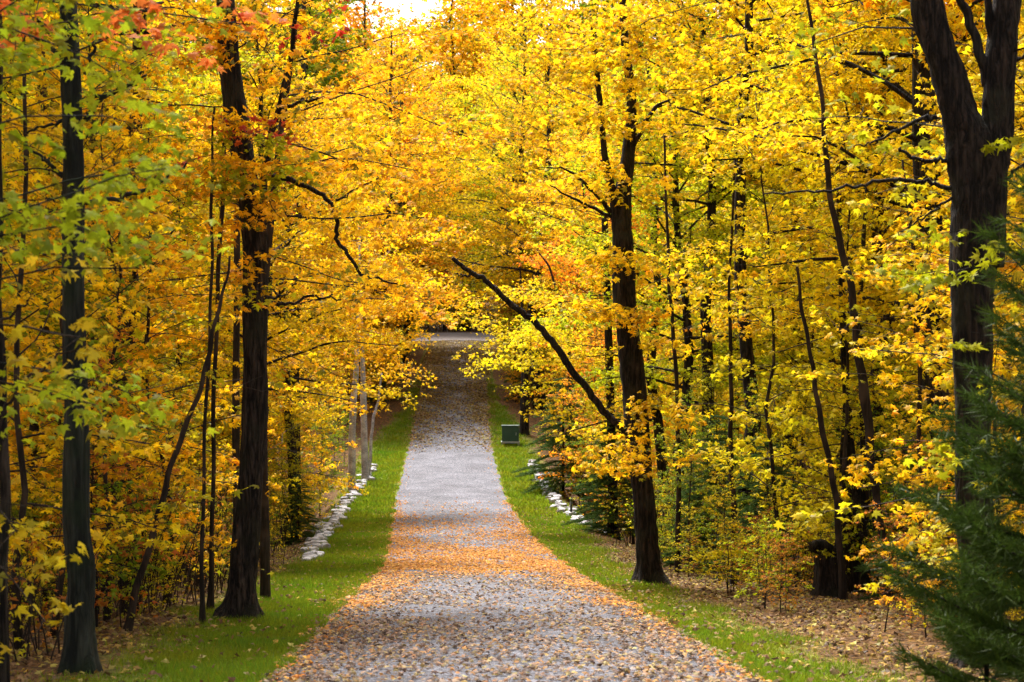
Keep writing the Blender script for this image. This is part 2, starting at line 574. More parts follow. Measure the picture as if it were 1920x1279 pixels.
def grow_limb(g, start, direc, length, rad, wood, leafpos, dens, droop=0.25, spread=0.38, twig_tubes=True, thick=0.09, sub=1.0):
    """one limb: a curving axis, side branches in a flattish plane, leaf positions round them"""
    n = 7
    d = np.array(direc, float)
    d /= np.linalg.norm(d)
    pts = [np.array(start, float)]
    st = length / (n - 1)
    for i in range(n - 1):
        d = d + g.normal(0, .10, 3)
        d[2] -= droop * (d[2] > -0.15) * (0.35 + .1 * i) * 0.5
        d /= np.linalg.norm(d)
        pts.append(pts[-1] + d * st)
    pts = np.array(pts)
    wood.tube(pts, np.linspace(rad * .8, max(.005, rad * .15), n), 5 if rad > .02 else 4, cap=False)
    step = 0.36 / sub
    k = max(3, int(length * .85 / step))
    side = 1
    for s in np.linspace(.18, .98, k):
        f = s * (n - 1)
        i = min(int(f), n - 2)
        p = pts[i] + (pts[i + 1] - pts[i]) * (f - i)
        ax = pts[i + 1] - pts[i]
        ax /= np.linalg.norm(ax)
        side = -side
        ph = perp_h(ax) * side
        dd = ax * g.uniform(.35, .9) + ph * g.uniform(.5, 1) + np.array([0, 0, g.normal(.02, .18)])
        dd /= np.linalg.norm(dd)
        L2 = (0.32 * length * (1.08 - s) + .35) * g.uniform(.6, 1.25)
        m = 4
        q = [p]
        for j in range(m - 1):
            dd = dd + g.normal(0, .13, 3)
            dd[2] -= droop * .22
            dd /= np.linalg.norm(dd)
            q.append(q[-1] + dd * L2 / (m - 1))
        q = np.array(q)
        if twig_tubes:
            wood.tube(q, np.linspace(max(.005, rad * .3 * (1.1 - s)), .003, m), 3, cap=False)
        nl = g.poisson(dens * L2)
        if nl:
            tt = g.uniform(0.1, 1.08, nl) ** .8
            ff = np.clip(tt, 0, .999) * (m - 1)
            jj = ff.astype(int)
            lp = q[jj] + (q[jj + 1] - q[jj]) * (ff - jj)[:, None]
            w_ = spread * (0.5 + .6 * g.random())
            nc = max(1, nl // 6)                       # leaves gather in tufts at the twig ends
            cc = np.stack([g.normal(0, w_ * .62, nc), g.normal(0, w_ * .62, nc), g.normal(-.03, thick, nc)], 1)
            off = cc[g.integers(0, nc, nl)] + g.normal(0, .22 * w_, (nl, 3)) * (1, 1, .45)
            off[:, 2] -= .12 * (off[:, 0] ** 2 + off[:, 1] ** 2)
            leafpos.append(lp + off)
    return pts


def grow_tree(seed, H, r0, base, rad, limbs, dens, leaf, lod, spread=.38, lean=(0, 0), shape='maple', twig=True, tilt=.75, sub=1.0, thick=.09, top=1.0, sides=9):
    g = np.random.default_rng(seed)
    wood, lp = MB(), []
    n = 12
    t = np.linspace(0, 1, n)
    wob = np.cumsum(g.normal(0, H * .008, (n, 2)), 0)
    wob[0] = 0
    path = np.stack([lean[0] * t ** 1.3 * H + wob[:, 0], lean[1] * t ** 1.3 * H + wob[:, 1], t * H - .15 * (t == 0)], 1)
    rr = r0 * (1 - .82 * t) * (1 + .45 * np.exp(-t * H / .35))
    wood.tube(path, rr, sides, rough=.05, rg=g)
    az = g.uniform(0, 6.28)
    for i in range(limbs):
        s = base + (top - base) * ((i + g.uniform(0, 1)) / limbs)
        az += 2.4 + g.normal(0, .35)
        f = s * (n - 1)
        j = min(int(f), n - 2)
        p = path[j] + (path[j + 1] - path[j]) * (f - j)
        q = (s - base) / (1 - base)
        if shape == 'maple':
            prof = (math.sin(math.pi * min(1, .22 + .8 * q)) ** .7) if q < .96 else .35
            el = R(8 + 50 * q + g.normal(0, 9))
        else:
            prof = 1 - .75 * q
            el = R(5 + 35 * q + g.normal(0, 8))
        L = max(.4, rad * prof * g.uniform(.7, 1.15))
        dr = np.array([math.cos(az) * math.cos(el), math.sin(az) * math.cos(el), math.sin(el)])
        grow_limb(g, p, dr, L, max(.008, .42 * r0 * (1 - .75 * s)), wood, lp, dens, spread=spread, twig_tubes=twig, sub=sub, thick=thick)
    lp = np.vstack(lp)
    lp = lp[lp[:, 2] > .15]
    lv, lf = leaf_mesh(lp, leaf, lod, g, tilt=tilt)
    return wood.get(), (lv, lf), len(lp)


def tree_object(name, wood, leaves, bark, leafmat, color):
    root = empty(name)
    mesh_obj('trunk', *wood, bark, root, smooth=True)
    c = mesh_obj('crown', *leaves, leafmat, root)
    c.color = (*color, 1)
    return root


def place(root, x, y, rz, s, color=None, sink=0.0, tilt=(0, 0)):
    root.location = (x, y, float(ground_z(x, y)) - sink)
    root.rotation_euler = (tilt[0], tilt[1], rz)
    root.scale = (s, s, s)
    if color is not None:
        for ch in root.children:
            if ch.name.split('.')[0] in ('crown', 'needles'):
                ch.color = (*color, 1)


GOLD = (.84, .50, .008)
ORANGE = (.84, .36, .010)
LEMON = (.80, .62, .012)
LIME = (.52, .48, .010)
GREEN = (.20, .27, .008)
DEEP = (.08, .16, .02)
RED = (.62, .08, .02)
RUST = (.50, .20, .02)


def jitter(c, g, a=.12):
    return tuple(float(np.clip(q * (1 + g.uniform(-a, a)), 0, 1)) for q in c)


def mixc(a, b, t):
    return tuple(a[i] * (1 - t) + b[i] * t for i in range(3))


def grow_brush(seed):
    """a thicket of thin upright stems with a few leaves"""
    g = np.random.default_rng(seed)
    wood, lp = MB(), []
    for k in range(16):
        a = g.uniform(0, 6.28)
        b0 = np.array([g.normal(0, .28), g.normal(0, .28), -.05])
        h = g.uniform(.8, 2.3)
        pts = [b0]
        dd = np.array([math.cos(a) * .18, math.sin(a) * .18, 1.0])
        for q in range(6):
            dd = dd + g.normal(0, .13, 3) * (1, 1, .2)
            dd /= np.linalg.norm(dd)
            pts.append(pts[-1] + dd * h / 6)
        pts = np.array(pts)
        wood.tube(pts, np.linspace(.011, .003, 7), 4, cap=False)
        for q in (2, 3, 4, 5):
            d2 = dd * .6 + g.normal(0, .6, 3)
            d2 /= np.linalg.norm(d2)
            L2 = g.uniform(.12, .45)
            wood.tube([pts[q], pts[q] + d2 * L2 * .5 + g.normal(0, .02, 3), pts[q] + d2 * L2], [.004, .003, .002], 3, cap=False)
            if g.random() < .6:
                lp.append(pts[q] + d2 * L2 + g.normal(0, .07, (int(g.integers(2, 8)), 3)))
    lp = np.vstack(lp)
    return wood.get(), leaf_mesh(lp, .085, 1, g), len(lp)


BIG, MID, SMALL, NEARU, FAR = [], [], [], [], []
BRUSH = [grow_brush(700 + s_) for s_ in range(4)]
TALL = [grow_tree(600 + s_, 18, .2, .5, 4.8, 36, 40, .15, 1) for s_ in range(2)]
for s in range(5):
    BIG.append(grow_tree(100 + s, 15 + s * .6, .17 + .02 * s, .27, 4.8, 46, 58, .135, 1))
for s in range(5):
    MID.append(grow_tree(200 + s, 8.5 + s * .5, .052, .10, 2.7, 36, 52, .115, 1, spread=.3, thick=.07))
for s in range(4):
    NEARU.append(grow_tree(300 + s, 6.5 + s * .7, .04, .12, 1.9, 28, 54, .09, 0, spread=.28, thick=.06))
for s in range(4):
    SMALL.append(grow_tree(400 + s, 2.2 + s * .6, .018, .12, .9, 18, 34, .085, 1, spread=.2, thick=.06))
for s in range(4):
    FAR.append(grow_tree(500 + s, 19 + s, .22, .2, 5.2, 46, 40, .21, 2, twig=False, spread=.6, thick=.2))
print('leaves', [q[2] for q in BIG], [q[2] for q in MID], [q[2] for q in NEARU], [q[2] for q in SMALL], [q[2] for q in FAR])

PROTO = {}


def spawn(pool, key, i, name, bark):
    k = (key, i, bark.name)
    if k not in PROTO:
        PROTO[k] = tree_object(name, pool[i][0], pool[i][1], bark, M_LEAF, GOLD)
        return PROTO[k]
    return copy_thing(PROTO[k])


def px_of(x, d):
    return 960 + x / d * F


placed = []


def colour_word(c):
    best, bd = None, 9
    for wd_, q in (('golden', GOLD), ('orange', ORANGE), ('lemon-yellow', LEMON), ('yellow-green', LIME), ('green', GREEN), ('rusty brown', RUST)):
        dist = sum(abs(c[k] - q[k]) for k in range(3))
        if dist < bd:
            best, bd = wd_, dist
    return best


def where_word(d):
    return 'near the front' if d < 38 else ('halfway back' if d < 68 else 'deep in the wood')


def zone(px):
    for lim, txt in ((130, 'left of the grey trunk'), (450, 'between the grey and black trunks'), (900, 'right of the black trunk'), (1210, 'left of the centre trunk'),
                     (1550, 'between centre trunk and stump'), (1800, 'between stump and forked tree')):
        if px < lim:
            return txt
    return 'at the forked tree'




def too_close(x, y, r):
    return any((x - a) ** 2 + (y - b) ** 2 < (r + c) ** 2 for a, b, c in placed)


# windows kept clear in front of the named trunks: (px range, nearer than)
CLEAR = [(85, 215, 15.8), (385, 540, 22.8), (1140, 1290, 31.9), (1700, 1920, 17), (560, 720, 56), (1480, 1700, 28.4)]


def clear_ok(x, d, w_):
    p, h = px_of(x, d), w_ / d * F
    return not any(d < dd and p + h > a and p - h < b for a, b, dd in CLEAR)


def region_color(px, d, g):
    """colour of a crown by where it grows, read off the photograph"""
    r = g.random()
    if px < 300:
        c = LIME if r < .32 else (LEMON if r < .62 else (GOLD if r < .95 else GREEN))
    elif px < 960:
        c = GOLD if r < .70 else (ORANGE if r < .88 else (LEMON if r < .96 else LIME))
    elif px < 1350:
        c = GOLD if r < .35 else (LEMON if r < .72 else (ORANGE if r < .85 else LIME))
    else:
        c = LEMON if r < .58 else (GOLD if r < .76 else (LIME if r < .96 else ORANGE))
    return jitter(c, g)


g = np.random.default_rng(11)
HS = 1 / math.tan(SUN_EL)
SDX, SDY = math.sin(SUN_AZ) * HS, math.cos(SUN_AZ) * HS
GAPP = [(float(road_x(dd)) + uu, dd) for dd in (59, 63, 67, 71, 75, 79) for uu in (-4, -2, 0, 2, 4)]


def in_gap(x, y, top, rad):
    """would a crown here shade the sunlit dip of the drive"""
    for a, b in GAPP:
        for h in np.linspace(3 if top < 10 else 5, top + 3, 8):
            if (a + SDX * h - x) ** 2 + (b + SDY * h - y) ** 2 < rad * rad:
                return True
    return False


# --- maples lining the drive, their boughs meeting over it
ARCH = [(-1, 42, 5.3), (-1, 52, 5.2), (-1, 60, 5.4), (-1, 72, 5.3), (-1, 83, 5.0), (-1, 94, 4.9), (-1, 104, 4.1), (-1, 113, 4.1), (-1, 122, 4.1), (-1, 132, 4.1), (-1, 141, 4.1),
        (1, 46, 5.8), (1, 53, 6.6), (1, 97, 5.0), (1, 105, 4.1), (1, 112, 4.1), (1, 120, 4.1), (1, 129, 4.1), (1, 137, 4.1), (1, 145, 4.1)]
for k, (sg, d, au) in enumerate(ARCH):
    x = float(road_x(d)) + sg * au
    if in_gap(x, d, 14, 3.2):
        continue
    o = spawn(BIG, 'big', k % 5, 'maple_tree', M_BARK)
    c = jitter([GOLD, GOLD, LEMON, ORANGE, GOLD][k % 5] if sg < 0 else [LEMON, GOLD, LEMON, LIME][k % 4], g, .08)
    place(o, x, d, k * 1.7, 1.0 + .35 * (d > 95) + g.uniform(-.05, .08), c)
    tag(o, '%s maple arching over the %s of the drive from its %s edge' % (colour_word(c), 'dip' if d < 80 else 'upper climb', 'left' if sg < 0 else 'right'),
        'tree', 'maples lining the %s edge of the drive' % ('left' if sg < 0 else 'right'))
    placed.append((x, d, 1.35))
# --- high-crowned maples added to cast shade on the near drive
for k, (x, d) in enumerate([(-5.2, 11), (-6.2, 15.5), (-7.6, 20), (-9.0, 25), (-10.5, 31), (-5.5, 6.5), (8.4, 18), (-12.5, 37), (-9.5, 13), (-6.6, 28), (5.0, 38), (5.4, 45), (9.4, 26)]):
    o = spawn(TALL, 'tall', k % 2, 'maple_tree', M_BARK)
    c = jitter(GOLD, g)
    place(o, x, d, k * 2.1, 1.0, c)
    tag(o, 'high-crowned golden maple added %s the near drive for shade, crown above the view' % ('left of' if x < 0 else 'right of'), 'tree', 'high-crowned maples added to shade the near drive')
    placed.append((x, d, .8))
n_big = 0
tries = 0
while n_big < 105 and tries < 6000:
    tries += 1
    d = g.uniform(26, 150)
    u = g.choice([-1, 1]) * (5.6 + abs(g.normal(0, 9)) if d > 60 else g.uniform(6, 26))
    x = float(road_x(d)) + u
    if abs(px_of(x, d) - 960) > 1150 or too_close(x, d, 1.35):
        continue
    if not clear_ok(x, d, .4):
        continue
    if in_gap(x, d, 14, 4.0):      # the open gap that lets the light onto the dip
        continue
    i = int(g.integers(5))
    o = spawn(BIG, 'big', i, 'maple_tree', M_BARK if g.random() < .6 else M_BARK3)
    c = region_color(px_of(x, d), d, g)
    place(o, x, d, g.uniform(0, 6.28), g.uniform(.85, 1.15), c)
    side = 'left' if u < 0 else 'right'
    tag(o, '%s %s maple %s, %s' % ('tall' if o.scale[0] < 1.02 else 'very tall', colour_word(c), where_word(d), zone(px_of(x, d))), 'tree', 'tall maples in the wood %s of the drive' % side)
    placed.append((x, d, 1.35))
    n_big += 1
# --- understorey
n_mid = 0
tries = 0
while n_mid < 150 and tries < 9000:
    tries += 1
    d = 27 + 105 * g.random() ** 1.5
    u = g.choice([-1, 1]) * (5.4 + abs(g.normal(0, 7)) if d > 55 else g.uniform(5.6, 22))
    x = float(road_x(d)) + u
    if abs(px_of(x, d) - 960) > 1050 or too_close(x, d, .6):
        continue
    if not clear_ok(x, d, 1.3) or in_gap(x, d, 7, 2.0):
        continue
    i = int(g.integers(5))
    o = spawn(MID, 'mid', i, 'young_maple', M_BARK if g.random() < .5 else M_TWIG)
    c = region_color(px_of(x, d), d, g)
    place(o, x, d, g.uniform(0, 6.28), g.uniform(.75, 1.2), c, tilt=(g.normal(0, .04), g.normal(0, .04)))
    side = 'left' if u < 0 else 'right'
    tag(o, '%s young %s maple %s, %s' % ('short' if o.scale[0] < .95 else 'tall slender', colour_word(c), where_word(d), zone(px_of(x, d))), 'tree', 'young maples under the wood %s of the drive' % side)
    placed.append((x, d, .6))
    n_mid += 1
# --- near understorey with finer leaves
n = 0
tries = 0
while n < 26 and tries < 4000:
    tries += 1
    d = g.uniform(17, 30)
    u = g.choice([-1, 1]) * g.uniform(4.9, 10)
    x = float(road_x(d)) + u
    if abs(px_of(x, d) - 960) > 1000 or too_close(x, d, .5) or not clear_ok(x, d, 1.0):
        continue
    i = int(g.integers(4))
    o = spawn(NEARU, 'near', i, 'sapling', M_TWIG)
    c = region_color(px_of(x, d), d, g)
    place(o, x, d, g.uniform(0, 6.28), g.uniform(.8, 1.15), c, tilt=(g.normal(0, .05), g.normal(0, .05)))
    side = 'left' if u < 0 else 'right'
    tag(o, 'thin %s sapling with %s leaves %s, %s' % ('short' if o.scale[0] < .92 else ('mid-height' if o.scale[0] < 1.04 else 'taller'), colour_word(c), 'close to the front' if d < 23 else 'set farther back', zone(px_of(x, d))), 'sapling', 'saplings near the %s verge' % side)
    placed.append((x, d, .5))
    n += 1
# --- low growth
n = 0
tries = 0
while n < 130 and tries < 6000:
    tries += 1
    d = 16 + 70 * g.random() ** 1.4
    u = g.choice([-1, 1]) * (4.6 + abs(g.normal(0, 5)))
    x = float(road_x(d)) + u
    if abs(px_of(x, d) - 960) > 1000 or not clear_ok(x, d, .25):
        continue
    i = int(g.integers(4))
    o = spawn(SMALL, 'small', i, 'shrub', M_TWIG)
    c = [LIME, LEMON, GOLD, RUST, GREEN][int(g.choice(5, p=[.32, .2, .1, .13, .25]))]
    jc = jitter(c, g)
    place(o, x, d, g.uniform(0, 6.28), g.uniform(.6, 1.2), jc)
    side = 'left' if u < 0 else 'right'
    tag(o, 'low leafy %s shoot %s, %s' % (colour_word(jc), where_word(d), zone(px_of(x, d))), 'shrub', 'low shoots on the forest floor %s of the drive' % side)
    n += 1
for k in range(110):
    sg = 1 if k % 2 else -1
    d = 16 + 34 * g.random() ** 1.3
    u = sg * ((4.0 if sg > 0 else 4.7) + abs(g.normal(0, 3.2)))
    x = float(road_x(d)) + u
    if abs(x / d) > .34 or (px_of(x, d) > 1450 and d < 28.4) or not clear_ok(x, d, .1):
        continue
    o = spawn(BRUSH, 'brush', k % 4, 'thicket', M_TWIG)
    jc = jitter([RUST if sg < 0 else GREEN, LEMON, LIME, GREEN, LIME][int(g.integers(5))], g)
    place(o, x, d, k * 1.1, g.uniform(.6, 1.2), jc)
    tag(o, 'thin-stemmed thicket with few %s leaves %s, %s' % (colour_word(jc), where_word(d), zone(px_of(x, d))), 'thicket', 'thickets of thin stems on the forest floor')
for k in range(120):
    sg = 1 if k % 3 else -1
    d = g.uniform(19, 40)
    u = sg * ((3.9 if sg > 0 else 4.5) + abs(g.normal(0, 2.6)))
    x = float(road_x(d)) + u
    if abs(x / d) > .33 or (1500 < px_of(x, d) < 1620 and d < 28.5):
        continue
    o = spawn(SMALL, 'small', k % 4, 'shrub', M_TWIG)
    jc = jitter([LIME, GREEN, LEMON, RUST][int(g.integers(4))], g)
    place(o, x, d, k, g.uniform(.28, .55), jc)
    tag(o, 'low %s seedling on the litter by the verge, %s' % (colour_word(jc), zone(px_of(x, d))), 'shrub', 'seedlings by the %s verge' % ('right' if sg > 0 else 'left'))
for k, (px, d, sc_, c, lab) in enumerate([
        (1290, 36, .42, GREEN, 'bushy green young maple in the gap right of the centre trunk'), (1330, 42, .55, LIME, 'olive bushy young maple behind the gap right of the centre trunk'),
        (1420, 35, .40, GREEN, 'low green bushy maple halfway from the centre trunk to the stump'), (1480, 40, .50, LIME, 'olive young maple behind the thin stems left of the stump'),
        (1130, 60, .55, GREEN, 'bushy green maple behind the right stone edging'), (600, 62, .45, GREEN, 'bushy green maple behind the left stone edging'), (545, 50, .42, LIME, 'olive bush right of the black trunk'),
        (1690, 30, .42, GREEN, 'green bushy maple between the stump and the pine')]):
    o = spawn(MID, 'mid', k % 5, 'young_maple', M_TWIG)
    x = (px - 960) / F * d
    place(o, x, d, k * 1.3, sc_, jitter(c, g))
    tag(o, lab, 'tree')
n = 0
while n < 36:
    d = g.uniform(-14, 70)
    x = g.choice([-1, 1]) * g.uniform(11, 42)
    if abs(x) < .33 * d + 6 or too_close(x, d, 1.6):
        continue
    o = spawn(BIG, 'big', int(g.integers(5)), 'maple_tree', M_BARK)
    c = region_color(100 if x < 0 else 1700, 30, g)
    place(o, x, d, g.uniform(0, 6.28), g.uniform(.85, 1.15), c)
    tag(o, 'tall %s maple in the wood flanking the near drive on its %s' % (colour_word(c), 'left' if x < 0 else 'right'), 'tree', 'tall maples flanking the near drive')
    placed.append((x, d, 1.6))
    n += 1
# --- the hill beyond the cross road
n = 0
for row, (dy, hs_) in enumerate([(172, 0), (184, .5), (198, 0), (215, .5), (235, 0)]):
    for k in range(-9, 10):
        x = -5 + (k + hs_) * (7.0 + row * .6) + g.normal(0, 1.2)
        if abs(px_of(x, dy) - 960) > 1100:
            continue
        # the notch that shows the sky
        notch = abs(px_of(x, dy) - 762) < 62
        i = int(g.integers(4))
        o = spawn(FAR, 'far', i, 'hillside_tree', M_BARK3)
        c = [GOLD, LEMON, LIME, GREEN, ORANGE][int(g.choice(5, p=[.35, .25, .2, .12, .08]))]
        place(o, x, dy + g.normal(0, 2), g.uniform(0, 6.28), g.uniform(1.2, 1.4) * (.98 if notch else 1.45), c)
        tag(o, 'distant %s tree on the %s hill beyond the cross road' % (colour_word(c), 'lower' if dy < 190 else 'upper'), 'tree', 'trees on the hill beyond the cross road')
        n += 1
for k in range(44):
    d = 97 + (k // 2) * 2.3 + g.uniform(-.8, .8)
    sg = -1 if k % 2 else 1
    x = float(road_x(d)) + sg * g.uniform(3.5, 5.4)
    o = spawn(MID, 'mid', k % 5, 'young_maple', M_TWIG)
    c = jitter([LIME, GOLD, GREEN, LEMON, RUST][int(g.integers(5))], g)
    place(o, x, d, k * 1.9, g.uniform(.35, .75), c)
    tag(o, 'small %s maple crowding the %s edge of the upper drive' % (colour_word(c), 'left' if sg < 0 else 'right'), 'tree', 'small maples at the %s edge of the upper drive' % ('left' if sg < 0 else 'right'))
for k in range(70):
    dy = g.uniform(167, 174)
    x = -5 + g.uniform(-15, 15)
    o = spawn(MID, 'mid', k % 5, 'young_maple', M_TWIG)
    c = [GOLD, LEMON, LIME, GREEN][k % 4]
    place(o, x, dy, k * 1.1, g.uniform(.7, 1.1), c)
    tag(o, '%s young tree on the bank right behind the cross road' % colour_word(c), 'tree', 'young trees lining the cross road')
print('counts', n_big, n_mid, n)


# ------------------------------------------------------------------ hero trees
def local(pts, base):
    return np.asarray(pts) - np.asarray(base)


def hero(name, base_px, d, stems, limbs, bark, color, label, dens=55, leaf=.10, lod=0, seed=1, branches=(), cat='tree', sinks=.2, flare=1.0, spread=.33, thick=.07):
    """stems: lists of (px, py, half width px[, depth]); limbs: (start px,py, end px,py, depth0, depth1, radius) with leaves"""
    g = np.random.default_rng(seed)
    b = P(base_px[0], base_px[1], d)
    b[2] = float(ground_z(b[0], b[1]))
    root = empty(name, b)
    wood, lp = MB(), []
    for si, st in enumerate(stems):
        pts = np.array([P(q[0], q[1], q[3] if len(q) > 3 else d) for q in st])
        rr = np.array([q[2] / F * (q[3] if len(q) > 3 else d) for q in st])
        if si == 0:
            pts[0, 2] = b[2] - sinks
        n = max(8, len(st) * 7)
        sp = spline(pts, n)
        ri = np.interp(np.linspace(0, 1, n), np.linspace(0, 1, len(rr)), rr)
        fl_ = None
        if si == 0:
            sp = np.vstack([sp[0], sp[0] + (sp[1] - sp[0]) * .15, sp[0] + (sp[1] - sp[0]) * .3, sp[0] + (sp[1] - sp[0]) * .5, sp[0] + (sp[1] - sp[0]) * .75, sp[1:]])
            ri = np.r_[[ri[0]] * 5, ri[1:]]
            hgt = sp[:, 2] - b[2]
            fl_ = 1.25 * flare * np.exp(-np.maximum(hgt, 0) / .20)
        if ri[0] < .07:
            kk = np.arange(len(sp))
            sp[:, 0] += .010 * np.sin(kk * .9 + seed) + .018 * np.sin(kk * .31 + seed * 2.0)
        wood.tube(local(sp, b), ri, 26, rough=.085, rg=g, flare=fl_)
    for lb in limbs:
        x0, y0, x1, y1, d0, d1, rad = lb[:7]
        dn = lb[7] if len(lb) > 7 else dens
        s, e = P(x0, y0, d0), P(x1, y1, d1)
        v = e - s
        L = np.linalg.norm(v)
        grow_limb(g, local(s, b), v / L + np.array([0, 0, .12]), L * 1.03, rad * .5, wood, lp, dn, droop=.13, spread=spread, thick=thick)
    for br in branches:
        pts = np.array([P(*q[:2], q[3] if len(q) > 3 else d) for q in br])
        rr = np.array([q[2] / F * d for q in br])
        n = len(br) * 5
        sp = spline(pts, n)
        sp[1:-1] += g.normal(0, .012, (n - 2, 3))
        wood.tube(local(sp, b), np.interp(np.linspace(0, 1, n), np.linspace(0, 1, len(rr)), rr), 6)
    wood.build('trunk', bark, root)
    if lp:
        lp = np.vstack(lp)
        o = mesh_obj('crown', *leaf_mesh(lp, leaf, lod, g), M_LEAF, root)
        o.color = (*color, 1)
    tag(root, label, cat)
    return root


# A: left front trunk
hero('maple_tree', (150, 1250), 15.65,
     [[(150, 1262, 25), (150, 1160, 25), (152, 1070, 25), (144, 980, 25), (143, 800, 23), (139, 650, 21), (138, 450, 20), (136, 250, 19), (130, 60, 17), (120, -300, 14), (118, -700, 8)]],
     [(135, 120, -60, 180, 15.6, 14.5, .03), (135, 100, 330, 60, 15.6, 14.8, .03), (138, 200, 290, 130, 15.6, 16.5, .025),
      (136, 330, -40, 300, 15.6, 16.0, .02), (130, 0, 20, 40, 15.6, 13.5, .03), (125, -60, 260, -20, 15.6, 14, .03)],
     M_BARK2, mixc(LIME, GREEN, .3), 'straight grey smooth-barked trunk nearest the left edge on the verge', seed=21, dens=40,
     branches=[[(150, 220, 5), (90, 235, 3), (50, 250, 2)], [(140, 120, 6), (60, 70, 4), (20, 66, 2)],
               [(160, 190, 5), (230, 165, 3), (270, 135, 2)], [(118, 330, 5), (85, 300, 3), (45, 272, 2)], [(160, 140, 5), (178, 90, 3), (195, 60, 2)], [(160, 225, 6), (185, 190, 5), (225, 168, 4), (275, 140, 2)], [(158, 380, 5), (240, 368, 4), (300, 340, 3), (350, 305, 2)], [(300, 342, 2), (290, 325, 1.5), (282, 300, 1)], [(160, 260, 3), (172, 240, 2.5), (178, 225, 1.5)]])
# B: black trunk standing on the left verge
hero('maple_tree', (450, 1155), 22.4,
     [[(450, 1162, 29), (454, 1100, 26), (466, 950, 24), (476, 800, 23.5), (479, 650, 23), (479, 500, 23), (472, 400, 22.5), (450, 260, 22), (434, 150, 21), (425, 40, 18), (415, -300, 14), (410, -700, 7)],
      [(476, 430, 8), (494, 330, 7), (515, 240, 6), (540, 120, 5), (560, 0, 4), (600, -250, 3)]],
     [(470, 400, 850, 470, 22.4, 24, .04, 48), (470, 330, 760, 300, 22.4, 21.5, .035, 48), (465, 250, 880, 330, 22.4, 26, .04, 46),
      (520, 230, 800, 120, 22.4, 23, .03, 48), (540, 120, 740, 50, 22.4, 21.5, .03, 30), (475, 460, 700, 600, 22.4, 21, .03, 48), (455, 300, 400, 330, 22.4, 21.2, .015, 120), (455, 310, 530, 340, 22.4, 21.2, .015, 120), (465, 370, 420, 380, 22.4, 21.4, .015, 110), (430, 60, 480, 90, 22.4, 21, .02, 110), (425, 40, 360, 60, 22.4, 21, .02, 90), (430, 90, 400, 100, 22.4, 21.4, .02, 100), (455, 250, 520, 240, 22.4, 21.2, .015, 90), (479, 500, 470, 530, 22.4, 21.4, .012, 60),
      (478, 520, 790, 570, 22.4, 25, .03, 44), (475, 500, 250, 560, 22.4, 23, .03, 36), (470, 380, 230, 350, 22.4, 22, .03, 40),
      (440, 200, 200, 200, 22.4, 23, .03, 36), (430, 100, 640, -40, 22.4, 22, .03, 40), (479, 640, 660, 720, 22.4, 23, .022, 34),
      (476, 440, 560, 380, 22.4, 20.5, .02, 40), (530, 180, 960, 230, 22.4, 27, .035, 42), (425, 60, 260, 20, 22.4, 21, .03, 40)],
     M_BARK, (.86, .45, .009), 'tall near-black maple trunk with flared base on the left grass verge', seed=22, leaf=.095,
     branches=[[(490, 330, 7), (560, 342, 5), (612, 372, 4), (630, 410, 4), (632, 450, 4), (655, 480, 3.5), (680, 515, 3), (745, 532, 1.5)],
               [(630, 375, 2.5), (665, 355, 1.2)], [(500, 565, 4), (545, 572, 3), (580, 556, 2.5), (640, 562, 1.5)],
               [(500, 560, 3), (530, 555, 2), (548, 545, 1)], [(540, 200, 4), (570, 190, 3), (610, 184, 2)]])
# C: great forked tree at the right edge
hero('maple_tree', (1838, 1240), 16.2,
     [[(1842, 1250, 36), (1836, 1100, 33), (1826, 900, 32), (1822, 700, 34), (1824, 560, 40), (1828, 400, 44), (1822, 290, 46), (1795, 200, 33), (1768, 110, 30), (1742, 20, 30), (1722, -120, 27), (1690, -500, 18), (1670, -800, 9)],
      [(1846, 500, 34), (1856, 330, 36), (1868, 230, 30), (1878, 100, 28), (1888, 0, 26), (1900, -200, 22), (1930, -700, 10)],
      [(1870, 300, 7), (1855, 190, 9), (1858, 90, 8), (1852, 0, 7), (1850, -200, 5)],
      [(1850, 160, 10), (1838, 90, 9), (1812, 30, 8), (1790, -30, 7), (1760, -160, 5)]],
     [(1760, 60, 1500, 130, 16.2, 17.5, .03, 26), (1800, 240, 1560, 250, 16.2, 18, .025, 24), (1745, 20, 1560, -30, 16.2, 17, .03, 34),
      (1880, 100, 1990, 60, 16.2, 15.5, .03, 30), (1830, 620, 1900, 640, 16.2, 15.4, .015, 50), (1820, 520, 1740, 500, 16.2, 15.6, .015, 50), (1880, 260, 1930, 250, 16.2, 15.5, .015, 50), (1820, 420, 1890, 440, 16.2, 15.4, .012, 30), (1830, 820, 1780, 850, 16.2, 15.6, .012, 40)],
     M_BARK3, mixc(LIME, GREEN, .45), 'massive forked dark trunk at the right edge behind the pine', seed=23, dens=30,
     branches=[[(1790, 350, 5), (1740, 342, 4), (1690, 337, 4), (1620, 346, 3), (1540, 358, 2.5), (1430, 364, 1.5)],
               [(1775, 300, 5), (1735, 302, 4), (1695, 287, 3), (1688, 278, 2)],
               [(1755, 220, 5), (1725, 224, 4), (1690, 240, 3), (1640, 265, 2), (1600, 275, 1)],
               [(1885, 140, 4), (1905, 115, 3), (1935, 95, 3)], [(1880, 350, 4), (1905, 320, 3), (1940, 290, 3)],
               [(1775, 95, 2), (1750, 110, 1)], [(1800, 360, 3), (1750, 395, 2), (1700, 430, 1.5), (1660, 470, 1)]])
